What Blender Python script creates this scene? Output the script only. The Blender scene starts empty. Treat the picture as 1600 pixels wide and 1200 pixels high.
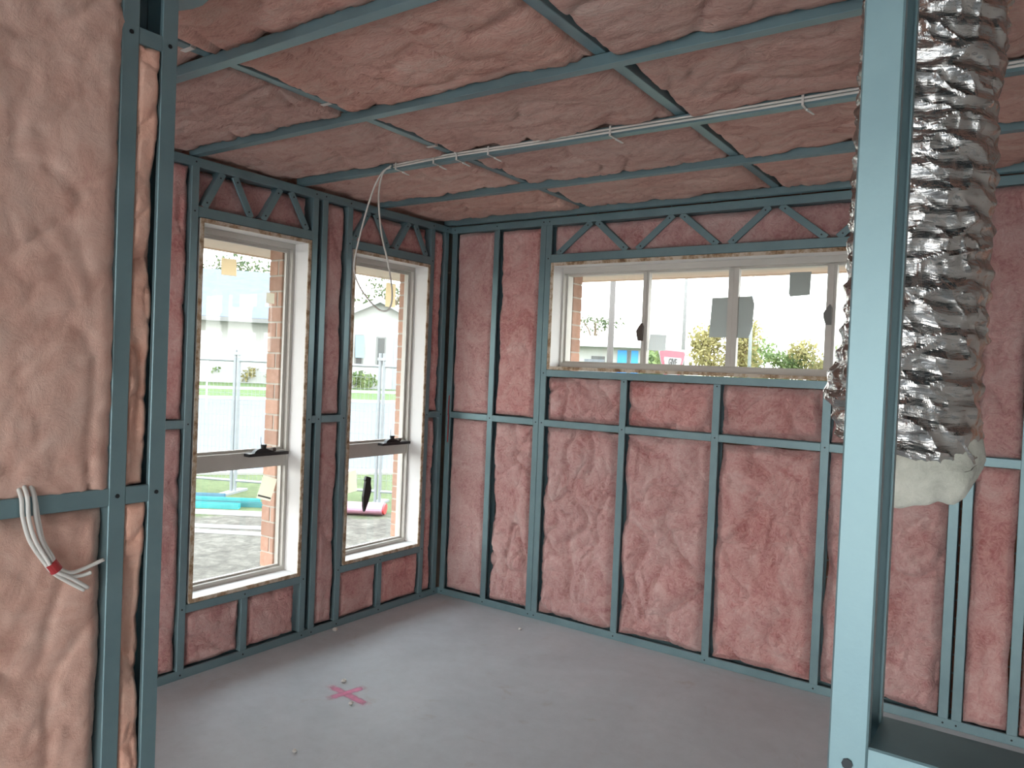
import bpy, math, random
from mathutils import Vector, Matrix, noise

scene = bpy.context.scene
COL = scene.collection

# ------------------------------------------------------------------ camera
CAM = Vector((3.25902, -3.9049, 1.52535))
YAW, PITCH, ROLL = -0.60838, -0.02037, 0.04095
fw = Vector((math.sin(YAW)*math.cos(PITCH), math.cos(YAW)*math.cos(PITCH), math.sin(PITCH)))
rt = Vector((math.cos(YAW), -math.sin(YAW), 0.0))
up = rt.cross(fw)
r2 = rt*math.cos(ROLL) + up*math.sin(ROLL)
u2 = up*math.cos(ROLL) - rt*math.sin(ROLL)
cd = bpy.data.cameras.new('camera'); cam = bpy.data.objects.new('camera', cd); COL.objects.link(cam)
cam.matrix_world = Matrix(((r2.x, u2.x, -fw.x, CAM.x), (r2.y, u2.y, -fw.y, CAM.y), (r2.z, u2.z, -fw.z, CAM.z), (0, 0, 0, 1)))
cd.sensor_fit = 'HORIZONTAL'; cd.sensor_width = 36.0; cd.lens = 36.0*1187.644/1600.0
cd.clip_start = 0.02; cd.clip_end = 500
scene.camera = cam

# ------------------------------------------------------------------ world: hazy late-afternoon sky
world = bpy.data.worlds.new('sky'); scene.world = world; world.use_nodes = True
wn = world.node_tree; wn.nodes.clear()
wtc = wn.nodes.new('ShaderNodeTexCoord'); wsp = wn.nodes.new('ShaderNodeSeparateXYZ')
wrp = wn.nodes.new('ShaderNodeValToRGB')
wrp.color_ramp.elements[0].position = 0.0; wrp.color_ramp.elements[0].color = (1.0, 0.975, 0.93, 1)
wrp.color_ramp.elements[1].position = 0.7; wrp.color_ramp.elements[1].color = (0.84, 0.92, 1.0, 1)
wb = wn.nodes.new('ShaderNodeBackground'); wb.inputs['Strength'].default_value = 2.5
wo = wn.nodes.new('ShaderNodeOutputWorld')
wn.links.new(wtc.outputs['Generated'], wsp.inputs[0]); wn.links.new(wsp.outputs['Z'], wrp.inputs[0])
wn.links.new(wrp.outputs[0], wb.inputs[0]); wn.links.new(wb.outputs[0], wo.inputs[0])

scene.view_settings.view_transform = 'Standard'
scene.view_settings.look = 'None'
scene.view_settings.gamma = 1.0
scene.view_settings.use_curve_mapping = False
scene.view_settings.exposure = 1.72

# ------------------------------------------------------------------ materials
def new_mat(name):
    m = bpy.data.materials.new(name); m.use_nodes = True
    nt = m.node_tree; nt.nodes.clear()
    o = nt.nodes.new('ShaderNodeOutputMaterial'); b = nt.nodes.new('ShaderNodeBsdfPrincipled')
    nt.links.new(b.outputs[0], o.inputs[0])
    return m, nt, b, o

def N(nt, t, **kw):
    n = nt.nodes.new(t)
    for k, v in kw.items():
        if k in n.inputs: n.inputs[k].default_value = v
        else: setattr(n, k, v)
    return n

def ramp(nt, stops):
    r = nt.nodes.new('ShaderNodeValToRGB')
    e = r.color_ramp.elements
    while len(e) > 1: e.remove(e[-1])
    e[0].position = stops[0][0]; e[0].color = (*stops[0][1], 1)
    for p, c in stops[1:]:
        x = e.new(p); x.color = (*c, 1)
    return r

def simple(name, col, rough=0.6, metal=0.0, var=0.12, scale=6.0, bump=0.0, spec=0.5, stretch=(1, 1, 1)):
    m, nt, b, o = new_mat(name)
    tc = N(nt, 'ShaderNodeTexCoord'); mp = N(nt, 'ShaderNodeMapping'); mp.inputs['Scale'].default_value = stretch
    nt.links.new(tc.outputs['Object'], mp.inputs[0])
    nz = N(nt, 'ShaderNodeTexNoise', Scale=scale, Detail=5.0, Roughness=0.6)
    nt.links.new(mp.outputs[0], nz.inputs['Vector'])
    lo = tuple(max(0, c*(1-var)) for c in col); hi = tuple(min(1, c*(1+var)) for c in col)
    r = ramp(nt, [(0.3, lo), (0.7, hi)])
    nt.links.new(nz.outputs['Fac'], r.inputs[0]); nt.links.new(r.outputs[0], b.inputs['Base Color'])
    b.inputs['Roughness'].default_value = rough; b.inputs['Metallic'].default_value = metal
    b.inputs['Specular IOR Level'].default_value = spec
    if bump:
        bp = N(nt, 'ShaderNodeBump', Strength=bump, Distance=0.004)
        nt.links.new(nz.outputs['Fac'], bp.inputs['Height']); nt.links.new(bp.outputs[0], b.inputs['Normal'])
    return m

def make_batt_mat(name, pale, mid, deep, stretch=(1, 1, 1), bump=0.75, curl=2.6, fine=26.0):
    m, nt, b, o = new_mat(name)
    L = nt.links.new
    tc = N(nt, 'ShaderNodeTexCoord'); oi = N(nt, 'ShaderNodeObjectInfo')
    mul = N(nt, 'ShaderNodeMath', operation='MULTIPLY'); mul.inputs[1].default_value = 37.0
    L(oi.outputs['Random'], mul.inputs[0])
    add = N(nt, 'ShaderNodeVectorMath', operation='ADD')
    L(tc.outputs['Object'], add.inputs[0]); L(mul.outputs[0], add.inputs[1])
    mp = N(nt, 'ShaderNodeMapping'); mp.inputs['Scale'].default_value = stretch
    L(add.outputs[0], mp.inputs[0])
    # broad cloudy tone, and thin stringy fibres
    n1 = N(nt, 'ShaderNodeTexNoise', Scale=5.0, Detail=6.0, Roughness=0.62, Distortion=1.3)
    n2 = N(nt, 'ShaderNodeTexNoise', Scale=fine, Detail=8.0, Roughness=0.72, Distortion=curl)
    n3 = N(nt, 'ShaderNodeTexNoise', Scale=150.0, Detail=4.0, Roughness=0.8, Distortion=1.0)
    for n in (n1, n2, n3): L(mp.outputs[0], n.inputs['Vector'])
    mx = N(nt, 'ShaderNodeMath', operation='MULTIPLY_ADD'); mx.inputs[1].default_value = 0.5
    L(n2.outputs['Fac'], mx.inputs[0])
    hf = N(nt, 'ShaderNodeMath', operation='MULTIPLY'); hf.inputs[1].default_value = 0.5
    L(n1.outputs['Fac'], hf.inputs[0]); L(hf.outputs[0], mx.inputs[2])
    r = ramp(nt, [(0.36, deep), (0.48, mid), (0.62, pale)])
    L(mx.outputs[0], r.inputs[0])
    hs = N(nt, 'ShaderNodeHueSaturation')
    mr = N(nt, 'ShaderNodeMapRange'); mr.inputs['To Min'].default_value = 0.9; mr.inputs['To Max'].default_value = 1.08
    L(oi.outputs['Random'], mr.inputs[0]); L(mr.outputs[0], hs.inputs['Value']); L(mr.outputs[0], hs.inputs['Saturation'])
    L(r.outputs[0], hs.inputs['Color']); L(hs.outputs[0], b.inputs['Base Color'])
    b.inputs['Roughness'].default_value = 0.95; b.inputs['Specular IOR Level'].default_value = 0.08
    b.inputs['Sheen Weight'].default_value = 0.25; b.inputs['Sheen Roughness'].default_value = 0.6
    s = N(nt, 'ShaderNodeMath', operation='MULTIPLY_ADD'); s.inputs[1].default_value = 0.35
    L(n3.outputs['Fac'], s.inputs[0]); L(n2.outputs['Fac'], s.inputs[2])
    bp = N(nt, 'ShaderNodeBump', Strength=bump, Distance=0.02)
    L(s.outputs[0], bp.inputs['Height']); L(bp.outputs[0], b.inputs['Normal'])
    return m

def make_steel():
    m, nt, b, o = new_mat('blue_steel'); L = nt.links.new
    tc = N(nt, 'ShaderNodeTexCoord')
    n1 = N(nt, 'ShaderNodeTexNoise', Scale=9.0, Detail=6.0, Roughness=0.65)
    n2 = N(nt, 'ShaderNodeTexNoise', Scale=260.0, Detail=2.0)
    L(tc.outputs['Object'], n1.inputs['Vector']); L(tc.outputs['Object'], n2.inputs['Vector'])
    r = ramp(nt, [(0.3, (0.172, 0.272, 0.300)), (0.7, (0.206, 0.316, 0.340))])
    L(n1.outputs['Fac'], r.inputs[0]); L(r.outputs[0], b.inputs['Base Color'])
    rr = N(nt, 'ShaderNodeMapRange'); rr.inputs['To Min'].default_value = 0.34; rr.inputs['To Max'].default_value = 0.5
    L(n1.outputs['Fac'], rr.inputs[0]); L(rr.outputs[0], b.inputs['Roughness'])
    b.inputs['Metallic'].default_value = 0.40
    bp = N(nt, 'ShaderNodeBump', Strength=0.08, Distance=0.001)
    L(n2.outputs['Fac'], bp.inputs['Height']); L(bp.outputs[0], b.inputs['Normal'])
    return m

def make_concrete():
    m, nt, b, o = new_mat('concrete_slab'); L = nt.links.new
    tc = N(nt, 'ShaderNodeTexCoord')
    n1 = N(nt, 'ShaderNodeTexNoise', Scale=1.4, Detail=7.0, Roughness=0.62, Distortion=0.5)
    n2 = N(nt, 'ShaderNodeTexNoise', Scale=14.0, Detail=8.0, Roughness=0.75)
    n3 = N(nt, 'ShaderNodeTexNoise', Scale=3.1, Detail=6.0, Roughness=0.7, Distortion=1.2)
    n4 = N(nt, 'ShaderNodeTexNoise', Scale=160.0, Detail=3.0)
    for n in (n1, n2, n3, n4): L(tc.outputs['Object'], n.inputs['Vector'])
    r1 = ramp(nt, [(0.3, (0.485, 0.525, 0.555)), (0.7, (0.585, 0.63, 0.665))]); L(n1.outputs['Fac'], r1.inputs[0])
    r2_ = ramp(nt, [(0.25, (0.80, 0.80, 0.80)), (0.6, (1, 1, 1))]); L(n2.outputs['Fac'], r2_.inputs[0])
    mx = N(nt, 'ShaderNodeMix', data_type='RGBA', blend_type='MULTIPLY'); mx.inputs['Factor'].default_value = 0.55
    L(r1.outputs[0], mx.inputs['A']); L(r2_.outputs[0], mx.inputs['B'])
    r3 = ramp(nt, [(0.60, (0, 0, 0)), (0.74, (1, 1, 1))]); L(n3.outputs['Fac'], r3.inputs[0])
    mu = N(nt, 'ShaderNodeMath', operation='MULTIPLY'); mu.inputs[1].default_value = 0.45; L(r3.outputs[0], mu.inputs[0])
    mx2 = N(nt, 'ShaderNodeMix', data_type='RGBA'); L(mu.outputs[0], mx2.inputs['Factor'])
    L(mx.outputs['Result'], mx2.inputs['A']); mx2.inputs['B'].default_value = (0.36, 0.31, 0.25, 1)
    L(mx2.outputs['Result'], b.inputs['Base Color'])
    rr = N(nt, 'ShaderNodeMapRange'); rr.inputs['To Min'].default_value = 0.42; rr.inputs['To Max'].default_value = 0.72
    L(n2.outputs['Fac'], rr.inputs[0]); L(rr.outputs[0], b.inputs['Roughness'])
    bp = N(nt, 'ShaderNodeBump', Strength=0.12, Distance=0.002)
    L(n4.outputs['Fac'], bp.inputs['Height']); L(bp.outputs[0], b.inputs['Normal'])
    return m

def make_glass():
    m = bpy.data.materials.new('window_glass'); m.use_nodes = True
    nt = m.node_tree; nt.nodes.clear(); L = nt.links.new
    o = N(nt, 'ShaderNodeOutputMaterial'); tr = N(nt, 'ShaderNodeBsdfTransparent'); gl = N(nt, 'ShaderNodeBsdfGlossy')
    tr.inputs[0].default_value = (0.95, 0.97, 0.965, 1); gl.inputs['Roughness'].default_value = 0.015
    lw = N(nt, 'ShaderNodeLayerWeight'); lw.inputs['Blend'].default_value = 0.5
    pw_ = N(nt, 'ShaderNodeMath', operation='POWER'); pw_.inputs[1].default_value = 5.0; L(lw.outputs['Facing'], pw_.inputs[0])
    fr = N(nt, 'ShaderNodeMath', operation='MULTIPLY_ADD'); fr.inputs[1].default_value = 0.9; fr.inputs[2].default_value = 0.04; L(pw_.outputs[0], fr.inputs[0])
    mx = N(nt, 'ShaderNodeMixShader'); L(fr.outputs[0], mx.inputs[0]); L(tr.outputs[0], mx.inputs[1]); L(gl.outputs[0], mx.inputs[2])
    L(mx.outputs[0], o.inputs[0]); return m

def make_paint_cross():
    m, nt, b, o = new_mat('pink_spray_paint'); L = nt.links.new
    b.inputs['Base Color'].default_value = (0.97, 0.31, 0.52, 1); b.inputs['Roughness'].default_value = 0.7
    tr = N(nt, 'ShaderNodeBsdfTransparent'); mx = N(nt, 'ShaderNodeMixShader')
    uv = N(nt, 'ShaderNodeAttribute', attribute_name='soft')
    tc = N(nt, 'ShaderNodeTexCoord'); nz = N(nt, 'ShaderNodeTexNoise', Scale=60.0, Detail=5.0, Roughness=0.7)
    L(tc.outputs['Object'], nz.inputs['Vector'])
    a = N(nt, 'ShaderNodeMath', operation='MULTIPLY_ADD'); a.inputs[1].default_value = 0.9; a.inputs[2].default_value = -0.45
    L(nz.outputs['Fac'], a.inputs[0])
    s = N(nt, 'ShaderNodeMath', operation='ADD', use_clamp=True); L(uv.outputs['Fac'], s.inputs[0]); L(a.outputs[0], s.inputs[1])
    k = N(nt, 'ShaderNodeMath', operation='MULTIPLY'); k.inputs[1].default_value = 0.8; L(s.outputs[0], k.inputs[0])
    L(k.outputs[0], mx.inputs[0]); L(tr.outputs[0], mx.inputs[1]); L(b.outputs[0], mx.inputs[2]); L(mx.outputs[0], o.inputs[0])
    return m

def make_brick():
    m, nt, b, o = new_mat('fired_brick'); L = nt.links.new
    tc = N(nt, 'ShaderNodeTexCoord'); oi = N(nt, 'ShaderNodeObjectInfo')
    ad = N(nt, 'ShaderNodeVectorMath', operation='ADD'); mu = N(nt, 'ShaderNodeMath', operation='MULTIPLY'); mu.inputs[1].default_value = 50
    L(oi.outputs['Random'], mu.inputs[0]); L(tc.outputs['Object'], ad.inputs[0]); L(mu.outputs[0], ad.inputs[1])
    n = N(nt, 'ShaderNodeTexNoise', Scale=30.0, Detail=6.0, Roughness=0.7); L(ad.outputs[0], n.inputs['Vector'])
    r = ramp(nt, [(0.25, (0.36, 0.205, 0.145)), (0.55, (0.46, 0.27, 0.195)), (0.8, (0.54, 0.33, 0.245))]); L(n.outputs['Fac'], r.inputs[0])
    hs = N(nt, 'ShaderNodeHueSaturation'); mr = N(nt, 'ShaderNodeMapRange'); mr.inputs['To Min'].default_value = 0.85; mr.inputs['To Max'].default_value = 1.15
    L(oi.outputs['Random'], mr.inputs[0]); L(mr.outputs[0], hs.inputs['Value']); L(r.outputs[0], hs.inputs['Color']); L(hs.outputs[0], b.inputs['Base Color'])
    b.inputs['Roughness'].default_value = 0.9
    bp = N(nt, 'ShaderNodeBump', Strength=0.5, Distance=0.003); L(n.outputs['Fac'], bp.inputs['Height']); L(bp.outputs[0], b.inputs['Normal'])
    return m

def make_brick_wall():
    m, nt, b, o = new_mat('brick_veneer'); L = nt.links.new
    tc = N(nt, 'ShaderNodeTexCoord'); mp = N(nt, 'ShaderNodeMapping')
    sp = N(nt, 'ShaderNodeSeparateXYZ'); L(tc.outputs['Object'], sp.inputs[0])
    cx = N(nt, 'ShaderNodeMath', operation='ADD'); L(sp.outputs['X'], cx.inputs[0]); L(sp.outputs['Y'], cx.inputs[1])
    cb = N(nt, 'ShaderNodeCombineXYZ'); L(cx.outputs[0], cb.inputs['X']); L(sp.outputs['Z'], cb.inputs['Y'])
    bt = N(nt, 'ShaderNodeTexBrick', Scale=1.0); L(cb.outputs[0], bt.inputs['Vector'])
    bt.inputs['Color1'].default_value = (0.45, 0.19, 0.12, 1); bt.inputs['Color2'].default_value = (0.52, 0.24, 0.15, 1)
    bt.inputs['Mortar'].default_value = (0.5, 0.46, 0.4, 1)
    bt.inputs['Brick Width'].default_value = 0.24; bt.inputs['Row Height'].default_value = 0.086; bt.inputs['Mortar Size'].default_value = 0.005
    L(bt.outputs['Color'], b.inputs['Base Color']); b.inputs['Roughness'].default_value = 0.9
    return m

def make_reveal_edge():
    m, nt, b, o = new_mat('stained_timber_edge'); L = nt.links.new
    tc = N(nt, 'ShaderNodeTexCoord')
    n = N(nt, 'ShaderNodeTexNoise', Scale=9.0, Detail=8.0, Roughness=0.75); L(tc.outputs['Object'], n.inputs['Vector'])
    r = ramp(nt, [(0.38, (0.16, 0.085, 0.04)), (0.47, (0.42, 0.30, 0.19)), (0.55, (0.62, 0.54, 0.44))]); L(n.outputs['Fac'], r.inputs[0])
    L(r.outputs[0], b.inputs['Base Color']); b.inputs['Roughness'].default_value = 0.85
    return m

def make_ground():
    m, nt, b, o = new_mat('yard_ground'); L = nt.links.new
    tc = N(nt, 'ShaderNodeNewGeometry')
    n1 = N(nt, 'ShaderNodeTexNoise', Scale=0.9, Detail=6.0, Roughness=0.7); n2 = N(nt, 'ShaderNodeTexNoise', Scale=6.0, Detail=9.0, Roughness=0.75)
    L(tc.outputs['Position'], n1.inputs['Vector']); L(tc.outputs['Position'], n2.inputs['Vector'])
    dirt = ramp(nt, [(0.3, (0.035, 0.03, 0.024)), (0.5, (0.10, 0.09, 0.074)), (0.68, (0.19, 0.175, 0.147))]); L(n2.outputs['Fac'], dirt.inputs[0])
    gr = ramp(nt, [(0.3, (0.04, 0.062, 0.018)), (0.7, (0.115, 0.145, 0.055))]); L(n2.outputs['Fac'], gr.inputs[0])
    # grass gains ground away from the house (patchy edge)
    sp = N(nt, 'ShaderNodeSeparateXYZ'); L(tc.outputs['Position'], sp.inputs[0])
    d = N(nt, 'ShaderNodeMath', operation='SUBTRACT'); L(sp.outputs['Y'], d.inputs[0]); L(sp.outputs['X'], d.inputs[1])
    mr = N(nt, 'ShaderNodeMapRange'); mr.inputs['From Min'].default_value = 5.6; mr.inputs['From Max'].default_value = 8.6
    L(d.outputs[0], mr.inputs[0])
    a = N(nt, 'ShaderNodeMath', operation='ADD'); L(mr.outputs[0], a.inputs[0]); L(n1.outputs['Fac'], a.inputs[1])
    rp = ramp(nt, [(0.78, (0, 0, 0)), (0.98, (1, 1, 1))]); L(a.outputs[0], rp.inputs[0])
    mx = N(nt, 'ShaderNodeMix', data_type='RGBA'); L(rp.outputs[0], mx.inputs['Factor']); L(dirt.outputs[0], mx.inputs['A']); L(gr.outputs[0], mx.inputs['B'])
    L(mx.outputs['Result'], b.inputs['Base Color']); b.inputs['Roughness'].default_value = 1.0
    bp = N(nt, 'ShaderNodeBump', Strength=0.9, Distance=0.03); L(n2.outputs['Fac'], bp.inputs['Height']); L(bp.outputs[0], b.inputs['Normal'])
    return m

def make_sticker(name, col, alpha):
    m, nt, b, o = new_mat(name); L = nt.links.new
    b.inputs['Base Color'].default_value = (*col, 1); b.inputs['Roughness'].default_value = 0.7
    tl = N(nt, 'ShaderNodeBsdfTranslucent'); tl.inputs[0].default_value = (*col, 1)
    mx = N(nt, 'ShaderNodeMixShader'); mx.inputs[0].default_value = alpha
    L(b.outputs[0], mx.inputs[1]); L(tl.outputs[0], mx.inputs[2]); L(mx.outputs[0], o.inputs[0]); return m

def make_leaf(name, c1, c2):
    m, nt, b, o = new_mat(name); L = nt.links.new
    tc = N(nt, 'ShaderNodeTexCoord'); n = N(nt, 'ShaderNodeTexNoise', Scale=2.0, Detail=4.0); L(tc.outputs['Object'], n.inputs['Vector'])
    r = ramp(nt, [(0.35, c1), (0.65, c2)]); L(n.outputs['Fac'], r.inputs[0]); L(r.outputs[0], b.inputs['Base Color'])
    b.inputs['Roughness'].default_value = 0.8
    tl = N(nt, 'ShaderNodeBsdfTranslucent'); L(r.outputs[0], tl.inputs[0])
    mx = N(nt, 'ShaderNodeMixShader'); mx.inputs[0].default_value = 0.35
    L(b.outputs[0], mx.inputs[1]); L(tl.outputs[0], mx.inputs[2]); L(mx.outputs[0], o.inputs[0]); return m

M = {}
M['steel'] = make_steel()
M['screw'] = simple('dark_screw', (0.02, 0.025, 0.03), 0.5, 0.3)
M['batt'] = make_batt_mat('pink_glasswool', (0.85, 0.57, 0.53), (0.74, 0.385, 0.36), (0.54, 0.19, 0.18))
M['batt_ceiling'] = make_batt_mat('ceiling_glasswool_brightened', (0.93, 0.65, 0.55), (0.88, 0.515, 0.42), (0.63, 0.265, 0.205), stretch=(0.6, 2.2, 1.0), bump=0.9)  # missing ceiling light put into the colour: paler copy of the wall wool
M['batt_pale'] = make_batt_mat('pale_pink_glasswool', (0.83, 0.555, 0.45), (0.765, 0.455, 0.355), (0.65, 0.335, 0.255), bump=0.35, curl=0.7, fine=17.0)
M['concrete'] = make_concrete()
M['glass'] = make_glass()
M['frame'] = simple('beige_aluminium', (0.57, 0.545, 0.50), 0.45, 0.0, 0.05)
M['primer'] = simple('white_primed_timber', (0.78, 0.77, 0.76), 0.55, 0.0, 0.04, 3.0)
M['edge'] = make_reveal_edge()
M['black'] = simple('black_plastic', (0.012, 0.012, 0.013), 0.45, 0.0, 0.1)
M['brown'] = simple('brown_plastic', (0.07, 0.05, 0.04), 0.5, 0.0, 0.1)
M['grey_latch'] = simple('grey_latch_metal', (0.16, 0.16, 0.15), 0.5, 0.1, 0.1)
M['cable'] = simple('white_pvc', (0.72, 0.70, 0.66), 0.5, 0.0, 0.04)
M['red_tape'] = simple('red_tape', (0.40, 0.03, 0.035), 0.5)
M['brick'] = make_brick()
M['brick_wall'] = make_brick_wall()
M['mortar'] = simple('mortar', (0.50, 0.46, 0.40), 0.95, 0, 0.12, 30.0, 0.4)
M['soffit'] = simple('cream_soffit', (0.74, 0.68, 0.58), 0.7, 0, 0.03)
M['roof'] = simple('dark_blocker_sheet', (0.08, 0.085, 0.09), 0.6, 0, 0.1)
M['cross'] = make_paint_cross()
M['foil'] = None
M['wool'] = make_batt_mat('grey_white_wool', (0.66, 0.66, 0.58), (0.54, 0.55, 0.48), (0.40, 0.41, 0.35), bump=0.35, curl=0.8)
M['ground'] = make_ground()
M['road'] = simple('pale_asphalt', (0.108, 0.120, 0.136), 0.8, 0, 0.07, 1.0)
M['kerb'] = simple('kerb_concrete', (0.32, 0.31, 0.29), 0.9, 0, 0.06, 2.0)
M['verge'] = simple('verge_grass', (0.075, 0.12, 0.035), 1.0, 0, 0.35, 5.0, 0.6)
M['galv'] = simple('galvanised_tube', (0.26, 0.28, 0.29), 0.5, 0.3, 0.1)
M['render'] = simple('white_render', (0.36, 0.36, 0.345), 0.85, 0, 0.03, 1.0)
M['unseen_pale'] = simple('pale_unseen_surface', (0.66, 0.65, 0.63), 0.85, 0, 0.03, 1.0)  # surface of the unseen walls and slab added for the light
M['house_roof'] = simple('blue_grey_roof_tiles', (0.105, 0.125, 0.165), 0.8, 0, 0.12, 3.0)
M['white_paint'] = simple('white_paint', (0.45, 0.45, 0.445), 0.5, 0, 0.03)
M['house_glass'] = simple('dark_window_glass', (0.05, 0.055, 0.055), 0.2, 0, 0.3, 1.0)
M['house_glass_blue'] = simple('bluish_window_glass', (0.14, 0.22, 0.27), 0.25, 0, 0.15, 1.0)
M['garage'] = simple('pale_garage_door', (0.24, 0.26, 0.29), 0.6, 0, 0.05)
M['shed_blue'] = simple('bright_blue_panel', (0.03, 0.27, 0.66), 0.5, 0, 0.1, 2.0)
M['dark_fence'] = simple('charcoal_fence_sheet', (0.13, 0.14, 0.16), 0.6, 0, 0.1)
M['cyan_steel'] = simple('cyan_steel', (0.06, 0.33, 0.34), 0.45, 0.2, 0.1)
M['teal_steel'] = simple('teal_steel', (0.045, 0.19, 0.205), 0.45, 0.2, 0.1)
M['blue_steel_far'] = simple('slate_blue_steel', (0.09, 0.19, 0.26), 0.5, 0.2, 0.1)
M['pink_wrap'] = simple('pink_plastic_wrap', (0.34, 0.17, 0.23), 0.4, 0, 0.15, 12.0)
M['sign_red'] = simple('sign_red', (0.34, 0.03, 0.06), 0.5, 0, 0.03)
M['sign_white'] = simple('sign_white', (0.24, 0.24, 0.24), 0.5, 0, 0.02)
M['sign_black'] = simple('sign_black', (0.01, 0.01, 0.01), 0.5, 0, 0.02)
M['pole_grey'] = simple('pole_grey', (0.17, 0.17, 0.165), 0.6, 0.1, 0.1)
M['pole_timber'] = simple('weathered_timber_pole', (0.13, 0.12, 0.115), 0.9, 0, 0.2, 8.0, stretch=(1, 1, 0.1))
M['bark'] = simple('bark', (0.14, 0.10, 0.07), 0.95, 0, 0.25, 10.0)
M['leaf_green'] = make_leaf('green_leaves', (0.10, 0.16, 0.06), (0.22, 0.27, 0.10))
M['leaf_olive'] = make_leaf('olive_leaves', (0.17, 0.16, 0.06), (0.34, 0.29, 0.12))
M['leaf_dark'] = make_leaf('dark_leaves', (0.05, 0.08, 0.04), (0.12, 0.14, 0.07))
M['st_grey'] = make_sticker('grey_sticker', (0.50, 0.53, 0.52), 0.5)
M['st_grey_light'] = make_sticker('light_grey_sticker', (0.68, 0.70, 0.70), 0.75)
M['st_beige'] = make_sticker('beige_sticker', (0.98, 0.88, 0.70), 0.85)
M['st_paper'] = make_sticker('paper_label', (0.90, 0.88, 0.79), 0.6)

m, nt, b, o = new_mat('crumpled_foil')
b.inputs['Metallic'].default_value = 1.0
tc = N(nt, 'ShaderNodeTexCoord'); mp = N(nt, 'ShaderNodeMapping'); mp.inputs['Scale'].default_value = (0.8, 0.8, 3.0)
nz = N(nt, 'ShaderNodeTexNoise', Scale=22.0, Detail=5.0, Roughness=0.65, Distortion=0.8)
vo = N(nt, 'ShaderNodeTexVoronoi', Scale=24.0, feature='SMOOTH_F1')
nt.links.new(tc.outputs['Object'], mp.inputs[0]); nt.links.new(mp.outputs[0], nz.inputs['Vector']); nt.links.new(mp.outputs[0], vo.inputs['Vector'])
ad = N(nt, 'ShaderNodeMath', operation='ADD'); nt.links.new(nz.outputs['Fac'], ad.inputs[0]); nt.links.new(vo.outputs['Distance'], ad.inputs[1])
bp = N(nt, 'ShaderNodeBump', Strength=0.55, Distance=0.006)
nt.links.new(ad.outputs[0], bp.inputs['Height']); nt.links.new(bp.outputs[0], b.inputs['Normal'])
b.inputs['Base Color'].default_value = (0.50, 0.49, 0.475, 1); b.inputs['Roughness'].default_value = 0.09
M['foil'] = m

# ------------------------------------------------------------------ builders
ORG = {}
def tag(o, label=None, cat=None, group=None, kind=None):
    if label: o['label'] = label
    if cat: o['category'] = cat
    if group: o['group'] = group
    if kind: o['kind'] = kind
    return o

def empty(name, loc, rz=None, label=None, cat=None, group=None, kind=None):
    """Empty at a thing's base; with rz given its parts are in local coordinates."""
    o = bpy.data.objects.new(name, None); COL.objects.link(o); o.location = loc
    o.empty_display_size = 0.1
    if rz is not None:
        o.rotation_euler[2] = rz; ORG[o.name] = Vector((0, 0, 0))
    else: ORG[o.name] = Vector(loc)
    return tag(o, label, cat, group, kind)

def link(name, me, origin, parent=None):
    o = bpy.data.objects.new(name, me); COL.objects.link(o)
    origin = Vector(origin)
    if parent is not None:
        o.parent = parent; o.location = origin - ORG[parent.name]
    else: o.location = origin
    ORG[o.name] = origin
    return o

class MB:
    def __init__(s): s.v = []; s.f = []
    def quadbox(s, p):
        b = len(s.v); s.v += [Vector(q) for q in p]
        for f in ((0, 3, 2, 1), (4, 5, 6, 7), (0, 1, 5, 4), (1, 2, 6, 5), (2, 3, 7, 6), (3, 0, 4, 7)): s.f.append(tuple(b+i for i in f))
        return s
    def box(s, x0, x1, y0, y1, z0, z1):
        x0, x1 = min(x0, x1), max(x0, x1); y0, y1 = min(y0, y1), max(y0, y1); z0, z1 = min(z0, z1), max(z0, z1)
        return s.quadbox([(x0, y0, z0), (x1, y0, z0), (x1, y1, z0), (x0, y1, z0), (x0, y0, z1), (x1, y0, z1), (x1, y1, z1), (x0, y1, z1)])
    def extrude(s, pts0, pts1):
        b = len(s.v); n = len(pts0); s.v += [Vector(p) for p in pts0] + [Vector(p) for p in pts1]
        s.f.append(tuple(b+i for i in reversed(range(n)))); s.f.append(tuple(b+n+i for i in range(n)))
        for i in range(n):
            j = (i+1) % n; s.f.append((b+i, b+j, b+n+j, b+n+i))
        return s
    def tube(s, path, r, n=8, r1=None, caps=True):
        path = [Vector(p) for p in path]; b = len(s.v); k = len(path)
        prev = None
        for i, p in enumerate(path):
            t = (path[min(i+1, k-1)] - path[max(i-1, 0)]).normalized()
            if prev is None:
                a = Vector((0, 0, 1)) if abs(t.z) < 0.9 else Vector((1, 0, 0))
                x = t.cross(a).normalized()
            else: x = (prev - t*prev.dot(t)).normalized()
            prev = x; y = t.cross(x)
            rr = r if r1 is None else r + (r1-r)*i/max(1, k-1)
            for j in range(n):
                an = 2*math.pi*j/n; s.v.append(p + x*math.cos(an)*rr + y*math.sin(an)*rr)
        for i in range(k-1):
            for j in range(n):
                q = (j+1) % n; s.f.append((b+i*n+j, b+i*n+q, b+(i+1)*n+q, b+(i+1)*n+j))
        if caps:
            s.f.append(tuple(b+j for j in reversed(range(n)))); s.f.append(tuple(b+(k-1)*n+j for j in range(n)))
        return s
    def build(s, name, mat, parent=None, smooth=False, origin=None):
        xs = [v.x for v in s.v]; ys = [v.y for v in s.v]; zs = [v.z for v in s.v]
        if origin is None: origin = ((min(xs)+max(xs))/2, (min(ys)+max(ys))/2, min(zs))
        o_ = Vector(origin)
        me = bpy.data.meshes.new(name); me.from_pydata([v-o_ for v in s.v], [], s.f); me.update()
        me.materials.append(mat)
        if smooth: me.polygons.foreach_set('use_smooth', [True]*len(me.polygons))
        return link(name, me, o_, parent)

def B(*a): return MB().box(*a)

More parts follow.
